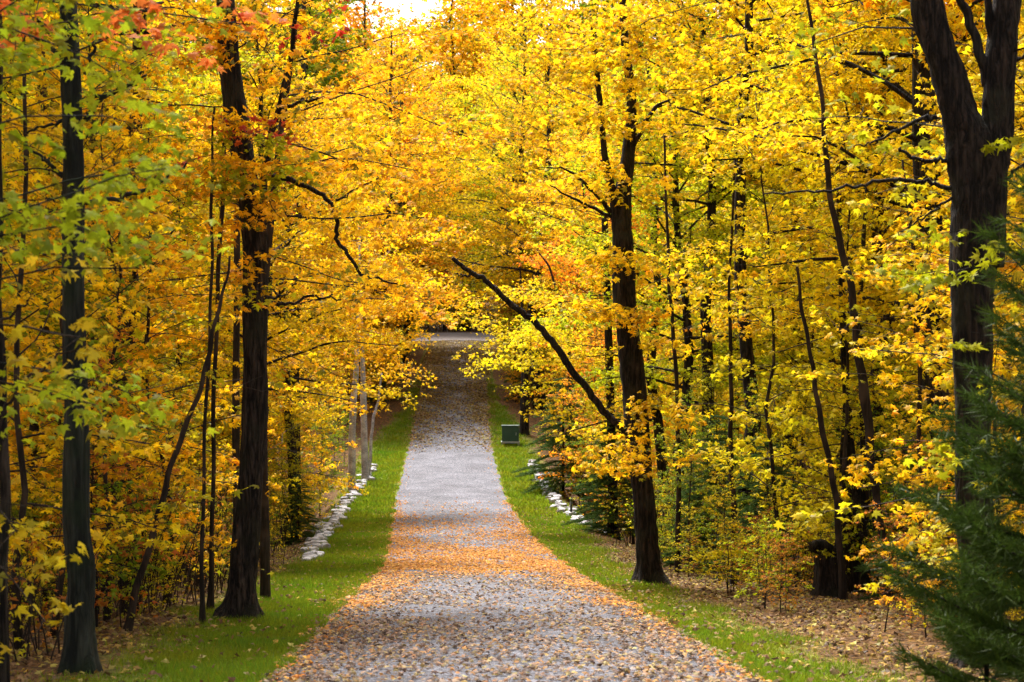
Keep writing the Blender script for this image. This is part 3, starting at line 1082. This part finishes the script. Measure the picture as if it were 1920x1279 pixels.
# D: centre right trunk with the slanting limb
hero('maple_tree', (1215, 1090), 31.6,
     [[(1222, 1096, 23), (1212, 1000, 20), (1204, 900, 20), (1192, 780, 23), (1184, 680, 22), (1172, 560, 21), (1166, 440, 19), (1166, 380, 18), (1178, 290, 12), (1184, 180, 9), (1170, 60, 7), (1166, -150, 6), (1160, -420, 3)],
      [(1160, 430, 10), (1146, 350, 8), (1134, 290, 6), (1126, 200, 5), (1118, 130, 6), (1110, 20, 5)],
      [(1172, 310, 6), (1200, 250, 4), (1225, 205, 3), (1260, 185, 1.5)]],
     [(1180, 260, 1000, 170, 31.6, 30, .03, 50), (1180, 200, 1330, 120, 31.6, 30, .03, 50), (1172, 90, 980, 40, 31.6, 33, .03, 50),
      (1172, 60, 1320, 10, 31.6, 30, .03, 46), (1130, 200, 960, 130, 31.6, 34, .03, 40), (1170, 560, 1330, 530, 31.6, 30, .02, 36),
      (1185, 640, 1120, 590, 31.6, 29.5, .02, 50), (1185, 660, 1300, 640, 31.6, 30, .02, 40), 
      (1200, 850, 1120, 890, 31.6, 30, .02, 36), (1200, 860, 1290, 870, 31.6, 30, .02, 34), (1195, 760, 1290, 790, 31.6, 30, .02, 34),
      (1205, 830, 1190, 860, 31.6, 29.8, .02, 60), (1170, 130, 1170, 60, 31.6, 29.6, .02, 90), (1180, 110, 1090, 130, 31.6, 29.8, .02, 90), (1180, 160, 1260, 140, 31.6, 29.8, .02, 90), (1120, 90, 1060, 110, 31.6, 29.8, .02, 80), (1180, 60, 1130, 20, 31.6, 29.8, .02, 80), (1180, 210, 1130, 190, 31.6, 30, .02, 70), (1180, 240, 1220, 250, 31.6, 30, .02, 60),  (1166, 20, 1220, 10, 31.6, 29.8, .02, 80), (1172, 570, 1150, 590, 31.6, 30, .012, 110), (1172, 590, 1210, 610, 31.6, 30, .012, 110), (1170, 470, 1130, 480, 31.6, 30, .012, 90), (1170, 500, 1215, 510, 31.6, 30, .012, 90), (1172, 400, 1120, 350, 31.6, 30.2, .012, 90), (1172, 330, 1210, 340, 31.6, 30.2, .012, 90), (1190, 740, 1225, 750, 31.6, 30, .012, 90), (1200, 880, 1180, 890, 31.6, 30, .012, 110), (1160, 420, 1010, 390, 31.6, 33, .02, 22)],
     M_BARK3, mixc(GOLD, LEMON, .25), 'thick brown trunk forking high right of the drive with a slanting bare limb', seed=24, leaf=.105,
     branches=[[(1182, 815, 8), (1140, 780, 7.5), (1112, 745, 7.5), (1080, 705, 7.5), (1052, 665, 7.5), (1022, 625, 7), (985, 590, 6.5), (950, 562, 6), (915, 530, 5.5), (880, 508, 5), (848, 484, 4)],
               [(893, 513, 3), (870, 516, 2), (852, 513, 1.2)],
               [(1146, 400, 5), (1118, 365, 4), (1085, 335, 3), (1060, 318, 2), (1010, 314, 1)],
               [(1150, 410, 4), (1105, 385, 3), (1055, 362, 2), (1030, 345, 1)],
               [(1182, 240, 4), (1212, 225, 3), (1240, 195, 2)]])

# overhanging boughs from trees just outside the left of the frame
hero('overhanging_maple', (-230, 1290), 10.5,
     [[(-230, 1300, 42), (-225, 800, 38), (-215, 300, 34), (-200, -300, 25), (-190, -900, 14)]],
     [(-220, 480, 180, 430, 10.5, 9.5, .02, 75), (-220, 520, 90, 380, 10.5, 10.5, .02, 75), (-215, 420, 260, 400, 10.5, 11.5, .02, 80), (-220, 560, 250, 500, 10.5, 11, .02, 60),
      (-215, 300, 120, 180, 10.5, 9.8, .02, 70), (-210, 100, 170, 10, 10.5, 10, .02, 80), (-212, 250, 60, 90, 10.5, 11.5, .02, 60), (-208, 0, 270, 50, 10.5, 12, .02, 70), (-208, -60, 330, 0, 10.5, 12, .02, 60),
      (-225, 700, 180, 600, 10.5, 12.5, .02, 50)],
     M_BARK2, (.36, .42, .014), 'green-leaved maple boughs hanging in from beyond the left edge', seed=31, leaf=.085)
hero('overhanging_maple', (-90, 1330), 11.5,
     [[(-110, 1330, 20), (-100, 900, 17), (-70, 500, 13), (-60, 100, 9), (-55, -300, 5)]],
     [(-80, 620, 200, 640, 11.5, 11, .02, 36), (-80, 700, 170, 760, 11.5, 11.5, .02, 20), (-95, 900, 90, 950, 11.5, 11, .02, 34), (-95, 960, 130, 1130, 11.5, 11.5, .018, 34),
      (-100, 1050, 40, 1060, 11.5, 11, .018, 24), (-80, 480, 150, 500, 11.5, 13, .02, 30)],
     M_TWIG, (.66, .50, .02), 'yellow-green maple boughs at the lower left edge before the grey trunk', seed=32, leaf=.09,
     branches=[[(-90, 860, 5), (0, 775, 4), (50, 712, 3), (110, 670, 2.5), (165, 635, 1.5)], [(-80, 700, 4), (20, 590, 3), (60, 560, 1.5)]])
hero('overhanging_maple', (-30, 1330), 13.5,
     [[(2, 1330, 13), (4, 1000, 11), (2, 700, 9), (-2, 400, 8), (-8, 0, 6), (-10, -300, 4)]],
     [(0, 60, 400, 60, 13.5, 12.6, .02, 26), (0, 0, 470, 110, 13.5, 12.6, .02, 20)],
     M_BARK, (.80, .22, .04), 'thin dark trunk cut by the left edge holding an orange-red spray up high', seed=33, leaf=.10, spread=.22)
hero('young_maple', (390, 1150), 24.0,
     [[(392, 1150, 5), (398, 900, 4), (408, 600, 4), (418, 300, 4), (426, 100, 3), (430, -60, 2)]],
     [(420, 160, 600, 60, 24, 21.5, .012, 22), (415, 300, 450, 280, 24, 21.0, .01, 40)],
     M_TWIG, (.48, .07, .02), 'slim stem with dark red leaf sprays left of the black trunk', seed=34, leaf=.09, spread=.16)
hero('young_maple', (372, 1165), 21.6,
     [[(376, 1165, 4), (384, 900, 3.5), (392, 600, 3), (398, 400, 3), (402, 200, 2)]],
     [(398, 300, 500, 250, 21.6, 21.2, .01, 90), (398, 380, 510, 350, 21.6, 21.2, .01, 90), (396, 350, 560, 290, 21.6, 21.2, .01, 80), (398, 270, 300, 240, 21.6, 21.2, .01, 50), (396, 420, 300, 380, 21.6, 21.2, .01, 50)],
     M_TWIG, mixc(LIME, GREEN, .35), 'slim olive-green young maple whose leaves cross the black trunk', seed=35, leaf=.09, spread=.2)
# boughs hanging over the far part of the drive
hero('maple_tree', (556, 968), 57,
     [[(556, 968, 10), (552, 700, 9), (556, 500, 8), (566, 300, 6), (570, 0, 4)]],
     [(556, 560, 815, 610, 57, 60, .05, 110), (556, 520, 870, 570, 57, 62, .05, 100), (556, 600, 790, 650, 57, 58, .05, 110), (556, 600, 810, 690, 57, 61, .05, 60), (556, 640, 720, 700, 57, 58, .04, 50), (556, 460, 880, 500, 57, 60, .05, 50)],
     M_BARK, GOLD, 'golden maple behind the left stone edging with boughs low over the upper drive', seed=36, leaf=.13, lod=1, spread=.5, thick=.16)
hero('maple_tree', (1150, 985), 52,
     [[(1150, 985, 9), (1146, 800, 8), (1140, 600, 7), (1130, 300, 5)]],
     [(1146, 640, 920, 655, 52, 50, .03, 90), (1146, 680, 890, 695, 52, 51, .03, 80), (1146, 650, 880, 660, 52, 54, .03, 60), (1146, 720, 960, 740, 52, 50, .03, 26), (1146, 600, 900, 610, 52, 54, .03, 60), (1146, 560, 880, 560, 52, 54, .03, 50), (1146, 760, 1010, 800, 52, 50, .03, 40)],
     M_BARK3, LEMON, 'lemon-yellow maple behind the slanting limb with sprays over the right of the upper drive', seed=37, leaf=.12, lod=1, spread=.4, thick=.12)

# bare leaning stems and thin saplings picked out of the photograph
STEMS = [
    ([(236, 1195, 7), (262, 1080, 6.5), (300, 950, 6), (335, 840, 5), (372, 730, 4.5), (398, 640, 4), (415, 560, 3), (430, 480, 2)], 20.5, 'thin dark stem leaning right across the left wood', 'saplings'),
    ([(60, 1010, 10), (62, 850, 9), (72, 720, 7), (84, 600, 6), (90, 400, 5), (80, 60, 3)], 24, 'slightly curved dark stem left of the grey trunk', None),
    ([(178, 1100, 6), (182, 900, 5), (215, 760, 5), (245, 640, 4), (275, 520, 3), (330, 420, 2)], 26, 'slanting stem just right of the grey trunk', None),
    ([(498, 1100, 9), (496, 1000, 9), (494, 850, 8), (492, 600, 7), (520, 300, 6), (545, 120, 5), (560, 0, 4)], 27, 'dark trunk close behind the black maple on the verge', None),
    ([(445, 900, 7), (442, 780, 7), (445, 500, 6), (440, 100, 5)], 33, 'dark stem peeping left of the black maple', None),
    ([(1668, 1062, 8), (1650, 960, 7), (1632, 850, 8), (1620, 740, 9), (1608, 640, 7), (1596, 550, 7), (1572, 440, 6), (1552, 320, 5), (1538, 180, 4), (1520, 30, 3), (1510, -80, 2)], 26, 'long curved dark sapling stem left of the forked tree', None),
    ([(1585, 1085, 7), (1572, 980, 6), (1556, 880, 5.5), (1538, 770, 5), (1522, 690, 4), (1508, 600, 3.5), (1496, 500, 2.5)], 27, 'thin stem rising from behind the broken stump', None),
    ([(1375, 1070, 6), (1374, 960, 5), (1372, 850, 4.5), (1370, 740, 4), (1368, 560, 3), (1380, 300, 2)], 31, 'straight thin dark stem midway between the centre trunk and the stump', None),
    ([(1725, 1080, 5), (1728, 900, 5), (1724, 700, 4), (1724, 560, 4), (1712, 440, 3), (1690, 300, 2)], 24, 'thin upright stem left of the pine', None),
    ([(1772, 900, 6), (1756, 720, 5), (1738, 600, 5), (1716, 470, 4), (1700, 380, 3)], 25, 'slim stem leaning left against the forked trunk', None),
    ([(1272, 1010, 5), (1270, 820, 4), (1264, 620, 3.5), (1252, 500, 3), (1245, 250, 2)], 36, 'thin pole just right of the centre trunk', None),
    ([(1068, 700, 3), (1062, 600, 3), (1048, 560, 2), (1030, 500, 2), (1005, 470, 1.5)], 73, 'forked slim stem above the slanting limb', None),
    ([(1380, 400, 6), (1382, 220, 9), (1380, 0, 8)], 60, 'dark upper trunk high in the right canopy', None),
    ([(170, 330, 5), (178, 240, 5), (172, 60, 4)], 30, 'slim stem behind the grey trunk high up', None),
    ([(982, 806, 9), (984, 760, 8), (984, 700, 7), (980, 600, 3), (975, 500, 1)], 88, 'dark trunk standing right behind the green box', None),
]
for k, (st, d, lab, _) in enumerate(STEMS):
    if k in (11, 12, 13):
        st = [(st[0][0], {11: 900, 12: 960, 13: 1080}[k], st[0][2])] + st
    limbs = []
    gg = np.random.default_rng(900 + k)
    for q in range(5):
        a = st[min(len(st) - 1, 2 + q % max(1, len(st) - 2))]
        limbs.append((a[0], a[1], a[0] + gg.choice([-1, 1]) * gg.uniform(70, 150), a[1] - gg.uniform(-10, 60), d, d + gg.uniform(-1, 1.5), .008, 16))
    c = region_color(st[0][0], d, gg)
    hero('sapling', (st[0][0], st[0][1]), d, [st], limbs, M_TWIG if k != 14 else M_BARK, c, lab, seed=900 + k, flare=.4, cat='sapling', lod=0 if d < 30 else 1)

# birches by the left stone edge
BIR = [([(660, 918, 6.5), (660, 820, 6.5), (664, 740, 5.5), (668, 690, 4.5), (672, 560, 2), (676, 420, 1)], 66, 'pale straight birch, leftmost of three beside the left stone edge'),
       ([(685, 898, 7), (683, 830, 6), (682, 760, 6), (680, 690, 4.5), (676, 560, 2), (672, 420, 1)], 70, 'white banded birch, middle one of three beside the left stone edge'),
       ([(691, 893, 3), (695, 830, 2.8), (702, 780, 2.5), (708, 755, 2), (716, 700, 1.5)], 70.8, 'thin white birch stem leaning right, beside the two thicker birches')]
for k, (st, d, lab) in enumerate(BIR):
    b = st[0]
    hero('birch_tree', (b[0], b[1]), d, [st],
         [(b[0] + 5, 600, b[0] - 60, 560, d, d, .02, 24), (b[0] + 8, 650, b[0] - 80, 640, d, d - 1, .02, 60), (b[0] + 8, 620, b[0] + 70, 650, d, d - 1, .02, 60), (b[0] + 5, 520, b[0] + 60, 480, d, d, .02, 24), (b[0] + 5, 400, b[0] - 40, 340, d, d, .02, 24)] if k < 2 else [],
         M_BIRCH, LEMON, lab, seed=60 + k, flare=.2, lod=1, leaf=.12)


# ------------------------------------------------------------------ conifers
def conifer(seed, H, rad, whorls, per, needle, n_need, flat=False):
    g = np.random.default_rng(seed)
    wood = MB()
    wood.tube(np.array([[0, 0, -.1], [0, 0, H * .5], [0.02, 0, H]]), [H * .013, H * .008, .004], 7)
    pos, dirs = [], []
    for i in range(whorls):
        z = H * (.05 + .93 * i / whorls)
        L0 = rad * (1 - (z / H) ** 1.4) + .12
        for k in range(per):
            az = 2 * math.pi * (k + g.uniform(-.3, .3)) / per + i * .8
            L = L0 * g.uniform(.7, 1.15)
            el = R(g.normal(12 if not flat else 0, 8))
            d = np.array([math.cos(az) * math.cos(el), math.sin(az) * math.cos(el), math.sin(el)])
            n = 5
            pts = np.array([[0, 0, z] + d * L * s + np.array([0, 0, (.25 if not flat else -.2) * L * s * s]) for s in np.linspace(0, 1, n)])
            wood.tube(pts, np.linspace(.012, .003, n), 4, cap=False)
            ns = max(3, int(L / .09))
            for s in np.linspace(.2, 1, ns):
                f = s * (n - 1)
                j = min(int(f), n - 2)
                p = pts[j] + (pts[j + 1] - pts[j]) * (f - j)
                for sd_ in (-1, 1, 0):
                    dd = d + perp_h(d) * sd_ * g.uniform(.6, 1.1) + np.array([0, 0, g.uniform(-.05, .3) if not flat else g.normal(0, .08)])
                    dd /= np.linalg.norm(dd)
                    l2 = (.12 + .28 * L * (1.1 - s)) * g.uniform(.6, 1.1)
                    m = max(4, int(n_need * l2))
                    tt = g.random(m)
                    pos.append(p + dd * l2 * tt[:, None])
                    nd_ = dd * g.uniform(.4, 1.0, m)[:, None] + g.normal(0, .5 if not flat else .35, (m, 3)) * (1, 1, 1 if not flat else .35)
                    dirs.append(nd_)
    pos, dirs = np.vstack(pos), np.vstack(dirs)
    dirs /= np.linalg.norm(dirs, axis=1)[:, None]
    m = len(pos)
    sidev = np.cross(dirs, g.normal(0, 1, (m, 3)))
    sidev /= np.linalg.norm(sidev, axis=1)[:, None]
    ln = needle * g.uniform(.6, 1.2, m)[:, None]
    wd = needle * (.035 if not flat else .16)
    v = np.stack([pos - sidev * wd, pos + sidev * wd, pos + dirs * ln + sidev * wd * .3], 1).reshape(-1, 3)
    f = np.arange(m * 3).reshape(-1, 3)
    print('needles', m)
    return wood.get(), (v, f)


def conifer_obj(name, data, col):
    root = empty(name)
    mesh_obj('trunk', *data[0], M_BARK3, root, smooth=True)
    c = mesh_obj('needles', *data[1], M_NEEDLE, root)
    c.color = (*col, 1)
    return root


PINEC = (.038, .066, .008)
HEMC = (.085, .15, .035)
pine_d = conifer(5, 3.45, .84, 16, 5, .12, 150)
hem_d = conifer(6, 4.2, 1.5, 20, 6, .06, 150, flat=True)
pine = conifer_obj('white_pine', pine_d, PINEC)
p = P(1985, 1200, 11.3)
place(pine, p[0], 11.3, .4, 1.1, PINEC)
tag(pine, 'soft dark blue-green young pine in front of the forked trunk at lower right', 'pine')
p2 = conifer_obj('white_pine', pine_d, PINEC)
p = P(2090, 1200, 12.2)
place(p2, p[0], 12.2, 2.1, 1.15, PINEC)
tag(p2, 'second dark pine cut by the right edge beside the forked trunk', 'pine')
p3 = copy_thing(pine)
place(p3, P(1850, 1200, 13.2)[0], 13.2, 3.3, .5, PINEC)
tag(p3, 'small pine at the left foot of the bigger dark pine', 'pine')
HEM = [(1056, 66, 1.15, 'dark green hemlock by the right stone edge and the end of the drive dip'), (1150, 52, .95, 'small hemlock left of the centre trunk beneath the slanting limb'),
       (1345, 37, .85, 'hemlock right of the centre trunk behind the thin stem'), (1440, 33, .7, 'low hemlock midway between the centre trunk and the stump'), (1675, 34, .95, 'hemlock between the curved sapling and the pine'),
       (1760, 27, .75, 'hemlock just left of the pine at the forked tree'), (560, 50, .5, 'small dark hemlock behind the left stone edge'), (250, 34, .55, 'low hemlock in the left wood right of the grey trunk'),
       (990, 100, 1.0, 'dark hemlock beside the upper drive behind the green box'), (712, 100, 1.0, 'dark hemlock shading the left of the upper drive')]
h0 = None
for k, (px, d, s, lab) in enumerate(HEM):
    if h0 is None:
        h0 = o = conifer_obj('hemlock', hem_d, HEMC)
    else:
        o = copy_thing(h0)
    place(o, P(px, 800, d)[0], d, k * 1.3, s, HEMC)
    tag(o, lab, 'hemlock')

# ------------------------------------------------------------------ stone edgings
def rock(g, size):
    """rounded irregular block"""
    import itertools
    n, m = 7, 6
    v = []
    for i in range(m + 1):
        th = math.pi * i / m
        for j in range(n):
            ph = 2 * math.pi * j / n
            v.append((math.sin(th) * math.cos(ph), math.sin(th) * math.sin(ph), math.cos(th)))
    v = np.array(v)
    v = np.sign(v) * np.abs(v) ** .55
    off = g.normal(0, .07, (m + 1, n, 3))
    off[0, :] = off[0, 0]
    off[-1, :] = off[-1, 0]
    v += off.reshape(-1, 3)
    f = []
    for i in range(m):
        for j in range(n):
            a, b = i * n + j, i * n + (j + 1) % n
            c, d = a + n, b + n
            f += [(a, c, b), (b, c, d)]
    return v * np.asarray(size) / 2, np.array(f)


def stone_edge(name, pts, label, seed, rows=2, sz=.42, out=-1):
    g = np.random.default_rng(seed)
    sp = spline([(*p, 0) for p in pts], 300)
    seg = np.r_[0, np.cumsum(np.linalg.norm(np.diff(sp, axis=0), axis=1))]
    c = sp[len(sp) // 2]
    base = np.array([c[0], c[1], float(ground_z(c[0], c[1]))])
    root = empty(name, base)
    mb = MB()
    for r in range(rows):
        s = g.uniform(0, .2)
        while s < seg[-1]:
            w_ = sz * g.uniform(.5, 2.0)
            x = np.interp(s, seg, sp[:, 0]) + out * (r * .28) + g.normal(0, .12)
            y = np.interp(s, seg, sp[:, 1])
            top = float(road_z(y)) - .03 - r * .20 + g.normal(0, .03)
            v, f = rock(g, (sz * g.uniform(.8, 1.2), w_, sz * .75 * g.uniform(.8, 1.2)))
            a = g.normal(0, .2)
            v = v @ np.array([[math.cos(a), math.sin(a), 0], [-math.sin(a), math.cos(a), 0], [0, 0, 1]])
            mb.add(v + [x, y, top] - base, f)
            s += w_ * .80
    mb.build('stones', M_STONE, root, smooth=False)
    return tag(root, label, 'stone edging')


def upx(px, d):
    return (px - 960) / F * d


stone_edge('stone_wall', [(upx(578, 40.5), 40.5), (upx(588, 44), 44), (upx(606, 50), 50), (upx(640, 58), 58), (upx(672, 67), 67), (upx(703, 76), 76)],
           'rough pale stone edging along the left grass verge at the dip', 71, rows=2, sz=.28)
stone_edge('stone_wall', [(upx(1092, 54), 54), (upx(1052, 60), 60), (upx(1022, 66.5), 66.5), (upx(1002, 74), 74), (upx(998, 77), 77)],
           'rough pale stone edging along the right grass verge at the dip', 72, rows=3, out=1, sz=.28)

# ------------------------------------------------------------------ green box
def box(mb, c, s, bev=.0):
    c, s = np.array(c, float), np.array(s, float) / 2
    if bev:
        ring = []
        for z, k in ((-1, bev), (-1 + 0, 0), (1, 0), (1, bev)):
            pass
    v = np.array([(x, y, z) for x in (-1, 1) for y in (-1, 1) for z in (-1, 1)]) * s + c
    f = [(0, 1, 3), (0, 3, 2), (4, 6, 7), (4, 7, 5), (0, 4, 5), (0, 5, 1), (2, 3, 7), (2, 7, 6), (0, 2, 6), (0, 6, 4), (1, 5, 7), (1, 7, 3)]
    mb.add(v, f)


ud = 84.5
ux = upx(957, ud)
uz = float(ground_z(ux, ud))
ub = empty('utility_box', (ux, ud, uz))
tag(ub, 'dark green utility box on a pale base on the right verge by the upper drive', 'utility box')


def bevel_obj(o, wd=.02):
    md = o.modifiers.new('bevel', 'BEVEL')
    md.width = wd
    md.segments = 2


q = MB()
box(q, (0, 0, .56), (.84, .6, .74))
bevel_obj(q.build('cabinet', M_GREENPAINT, ub, smooth=False))
q = MB()
box(q, (0, 0, .955), (.90, .66, .05))
bevel_obj(q.build('lid', M_GREENPAINT, ub, smooth=False), .015)
q = MB()
box(q, (0, 0, .14), (.92, .66, .09))
bevel_obj(q.build('base', M_PALE, ub, smooth=False), .01)
for s in (-1, 1):
    q = MB()
    box(q, (s * .40, -.26, .02), (.09, .09, .15))
    q.build('leg', M_PALE, ub, smooth=False)
q = MB()
box(q, (.28, -.312, .56), (.03, .03, .14))
q.build('handle', M_PALE, ub, smooth=False)

# marker post at the culvert
pd = 56.5
pp = P(1071, 985, pd)
pz = float(ground_z(pp[0], pd))
mp_ = empty('marker_post', (pp[0], pd, pz))
tag(mp_, 'short dark metal marker post at the end of the right stone edging', 'post')
top = P(1071, 938, pd)[2]
q = MB()
q.tube([(0, 0, -.2), (0, 0, top - pz)], [.045, .04], 8)
q.build('post', simple('dark_post', (.02, .03, .02), .6), mp_)
q = MB()
q.tube([(0, 0, top - pz), (0, 0, top - pz + .07)], [.055, .03], 8)
q.build('cap', simple('post_cap', (.10, .14, .05), .6), mp_)

# ------------------------------------------------------------------ broken stump
sd_ = 28.0
sb = P(1552, 1112, sd_)
sb[2] = float(ground_z(sb[0], sb[1]))
st = empty('broken_stump', sb)
tag(st, 'dark rotten broken stump with a fallen slab on top in the right wood', 'tree stump')
g = np.random.default_rng(77)
mb = MB()
n, k = 10, 16
vv = []
for i in range(n):
    z = .74 * i / (n - 1)
    for j in range(k):
        a = 2 * math.pi * j / k
        r = .22 * (1 + .5 * math.exp(-z / .12)) * (1 + .10 * math.sin(3 * a + 1) + .07 * math.sin(7 * a) + g.normal(0, .03))
        zz = z if i < n - 1 else .62 + .17 * math.sin(2 * a + .6) + g.normal(0, .05)
        vv.append((r * math.cos(a), r * math.sin(a), zz - (.12 if i == 0 else 0)))
ff = []
for i in range(n - 1):
    for j in range(k):
        a, b = i * k + j, i * k + (j + 1) % k
        ff += [(a, b, b + k), (a, b + k, a + k)]
vv.append((0, 0, .42))
for j in range(k):
    ff.append(((n - 1) * k + j, (n - 1) * k + (j + 1) % k, n * k))
mb.add(vv, ff)
mb.build('stump_body', M_BARK3, st, smooth=False)
mb = MB()
mb.tube(spline([(-.30, -.02, .80), (-.12, 0, .86), (.06, .02, .78), (.22, .02, .66)], 10), np.linspace(.10, .055, 10), 9, rough=.18, rg=g)
mb.build('broken_slab', M_BARK3, st)
mb = MB()
lp = np.stack([g.normal(0, .16, 40), g.normal(-.05, .12, 40), .70 + g.normal(0, .05, 40)], 1)
o = mesh_obj('resting_leaves', *leaf_mesh(lp, .08, 0, g), M_LEAF, st)
o.color = (*LIME, 1)

# mossy clump of stems behind the stump
hero('clumped_tree', (1605, 1080), 29.5,
     [[(1603, 1090, 27), (1602, 1020, 25), (1600, 960, 22), (1596, 900, 12), (1590, 780, 8), (1580, 600, 6), (1570, 300, 4)],
      [(1612, 1000, 14), (1622, 920, 9), (1618, 800, 6), (1612, 600, 5), (1625, 350, 3)],
      [(1592, 1000, 10), (1580, 900, 6), (1585, 760, 5), (1590, 620, 3)]],
     [(1590, 760, 1470, 700, 29.5, 29, .012, 40), (1590, 640, 1490, 590, 29.5, 28.5, .012, 40), (1612, 600, 1710, 560, 29.5, 29, .012, 34), (1590, 800, 1500, 830, 29.5, 28.6, .012, 30)],
     M_BARK3, LEMON, 'mossy cluster of dark stems rising just behind the broken stump', seed=81, leaf=.10, cat='tree')

# ------------------------------------------------------------------ grass
g = np.random.default_rng(41)


def blades(n, d0, d1, umin, umax, h, wd, seed):
    g = np.random.default_rng(seed)
    d = d0 + (d1 - d0) * g.random(n)
    sg = g.choice([-1, 1], n)
    u = umin + (umax - umin) * g.random(n)
    x = road_x(d) + sg * u
    # ragged outer margin
    edge = verge_out(sg, d) - .1 + .5 * vnoise(x, d, 1.0, 3) + g.normal(0, .25, n)
    lo = 2.05 + .16 * vnoise(x * 2, d, .7, 8) + np.abs(g.normal(0, .07, n))
    keep = (u < edge) & (u > lo)
    x, d, u = x[keep], d[keep], u[keep]
    m = len(x)
    z = ground_z(x, d)
    hh = h * g.uniform(.5, 1.3, m) * (1 + .4 * vnoise(x, d, .6, 5))
    a = g.uniform(0, 6.28, m)
    w2 = wd * g.uniform(.6, 1.3, m)
    bx = np.stack([np.cos(a) * w2, np.sin(a) * w2, 0 * a], 1)
    p = np.stack([x, d, z - .01], 1)
    tip = p + np.stack([g.normal(0, .45, m) * hh, g.normal(0, .45, m) * hh, hh], 1)
    v = np.stack([p - bx, p + bx, tip], 1).reshape(-1, 3)
    return v, np.arange(m * 3).reshape(-1, 3)


parts = [blades(50000, 5, 13, 2, 4.8, .07, .006, 4), blades(190000, 13, 30, 2, 4.8, .07, .006, 1), blades(120000, 30, 56, 2, 4.8, .10, .012, 2), blades(60000, 56, 110, 2, 4.4, .12, .03, 3)]
vs, fs, k = [], [], 0
for v, f in parts:
    vs.append(v)
    fs.append(f + k)
    k += len(v)
o = mesh_obj('grass', np.vstack(vs), np.vstack(fs), M_GRASS)
tag(o, 'short green mown grass on the verges along both sides of the drive', 'grass', kind='stuff')

# ------------------------------------------------------------------ fallen leaves
def scatter(n, seed, umax, d0, d1, weight, dp=1.0, grass_lift=0.0):
    """leaf positions thinned by a weight in 0..1 that depends on (u, d) and by wind-blown patches"""
    g = np.random.default_rng(seed)
    d = d0 + (d1 - d0) * g.random(n) ** dp
    u = g.uniform(-umax, umax, n)
    x = road_x(d) + u
    patch = .62 + .5 * vnoise(x * 1.0, d * .6, .9, seed) + .35 * vnoise(x, d, .33, seed * 2.0)
    k = g.random(n) < np.clip(weight(u, d), 0, 1) * np.clip(patch, .08, 1.3)
    u, d, x = u[k], d[k], x[k]
    on = np.abs(u) < HALF
    z = np.where(on, road_z(d) + .05 * (1 - (u / HALF) ** 2) + .004, ground_z(x, d))
    au = np.abs(u)
    lift = grass_lift * (au > HALF + .1) * (au < verge_out(u, d) - .2)          # leaves caught on top of the grass
    return np.stack([x, d, z + .010 + lift + .02 * g.random(len(x))], 1)


def put(name, pos, size, lod, mat, label, seed, tilt=.35):
    g = np.random.default_rng(seed)
    print(name, len(pos))
    o = mesh_obj(name, *leaf_mesh(pos, size, lod, g, tilt=tilt, droop=0), mat)
    return tag(o, label, 'leaves', kind='stuff')


def bell(d, c, w_):
    return np.exp(-((d - c) / w_) ** 2)


def edge_w(u, w_, c=1.95):
    return np.exp(-((np.abs(u) - c) / w_) ** 2)


def clean(d):
    """the open dip is swept nearly bare"""
    return 1 - .93 * np.clip((d - 52) / 6, 0, 1) * np.clip((88 - d) / 8, 0, 1)


near_w = lambda u, d: (.45 + .55 * np.clip((np.abs(u) - .6) / 1.3, 0, 1)) * np.clip((2.25 - np.abs(u)) / .25, 0, 1)
pos = np.vstack([scatter(38000, 51, 2.5, 6, 34, near_w), scatter(11000, 52, 2.5, 13, 21, near_w)])
put('fallen_leaves', pos, .052, 0, M_LITTER, 'dry brown and tan leaves scattered over the near drive', 1)
org = lambda u, d: np.maximum.reduce([1.6 * bell(d, 39.5, 4.6) * (np.abs(u) < 2.4 + .3 * np.sin(d)), .8 * edge_w(u, .18 + .035 * np.clip(d - 18, 0, 22)) * (d < 60) * clean(d), .5 * edge_w(u, .25) * (d > 50), .32 * bell(d, 50, 7) * (np.abs(u) < 2.2)])
pos = np.vstack([scatter(90000, 53, 3.2, 24, 62, org), scatter(9000, 54, 2.6, 13, 25, org), scatter(22000, 55, 2.8, 60, 140, org)])
put('fallen_leaves', pos, .075, 1, M_LITTER_OR, 'bright orange leaves lying thick across the dip and along the drive edges', 2)
pos = scatter(120000, 58, 2.4, 74, 150, lambda u, d: np.clip((d - 80) / 16, 0, 1) * (.4 + .6 * np.clip((np.abs(u) - .5), 0, 1)))
put('fallen_leaves', pos, .12, 2, M_LITTER_FL, 'brown leaves strewn on the shaded upper drive', 3)
fl = lambda u, d: np.clip((np.abs(u) - verge_out(u, d) + .9) / 1.6, 0, 1)
vg = lambda u, d: .5 * (np.abs(u) > 2.0) * (np.abs(u) < 4.2) * np.where(u > 0, 1.3, .55)
pos = np.vstack([scatter(150000, 59, 14, 6, 48, fl, 1.1), scatter(20000, 60, 4.2, 13, 60, vg, 1.0, .04)])
put('fallen_leaves', pos, .080, 1, M_LITTER_FL, 'brown and yellow leaf litter over the forest floor beside the verges', 4, tilt=.6)
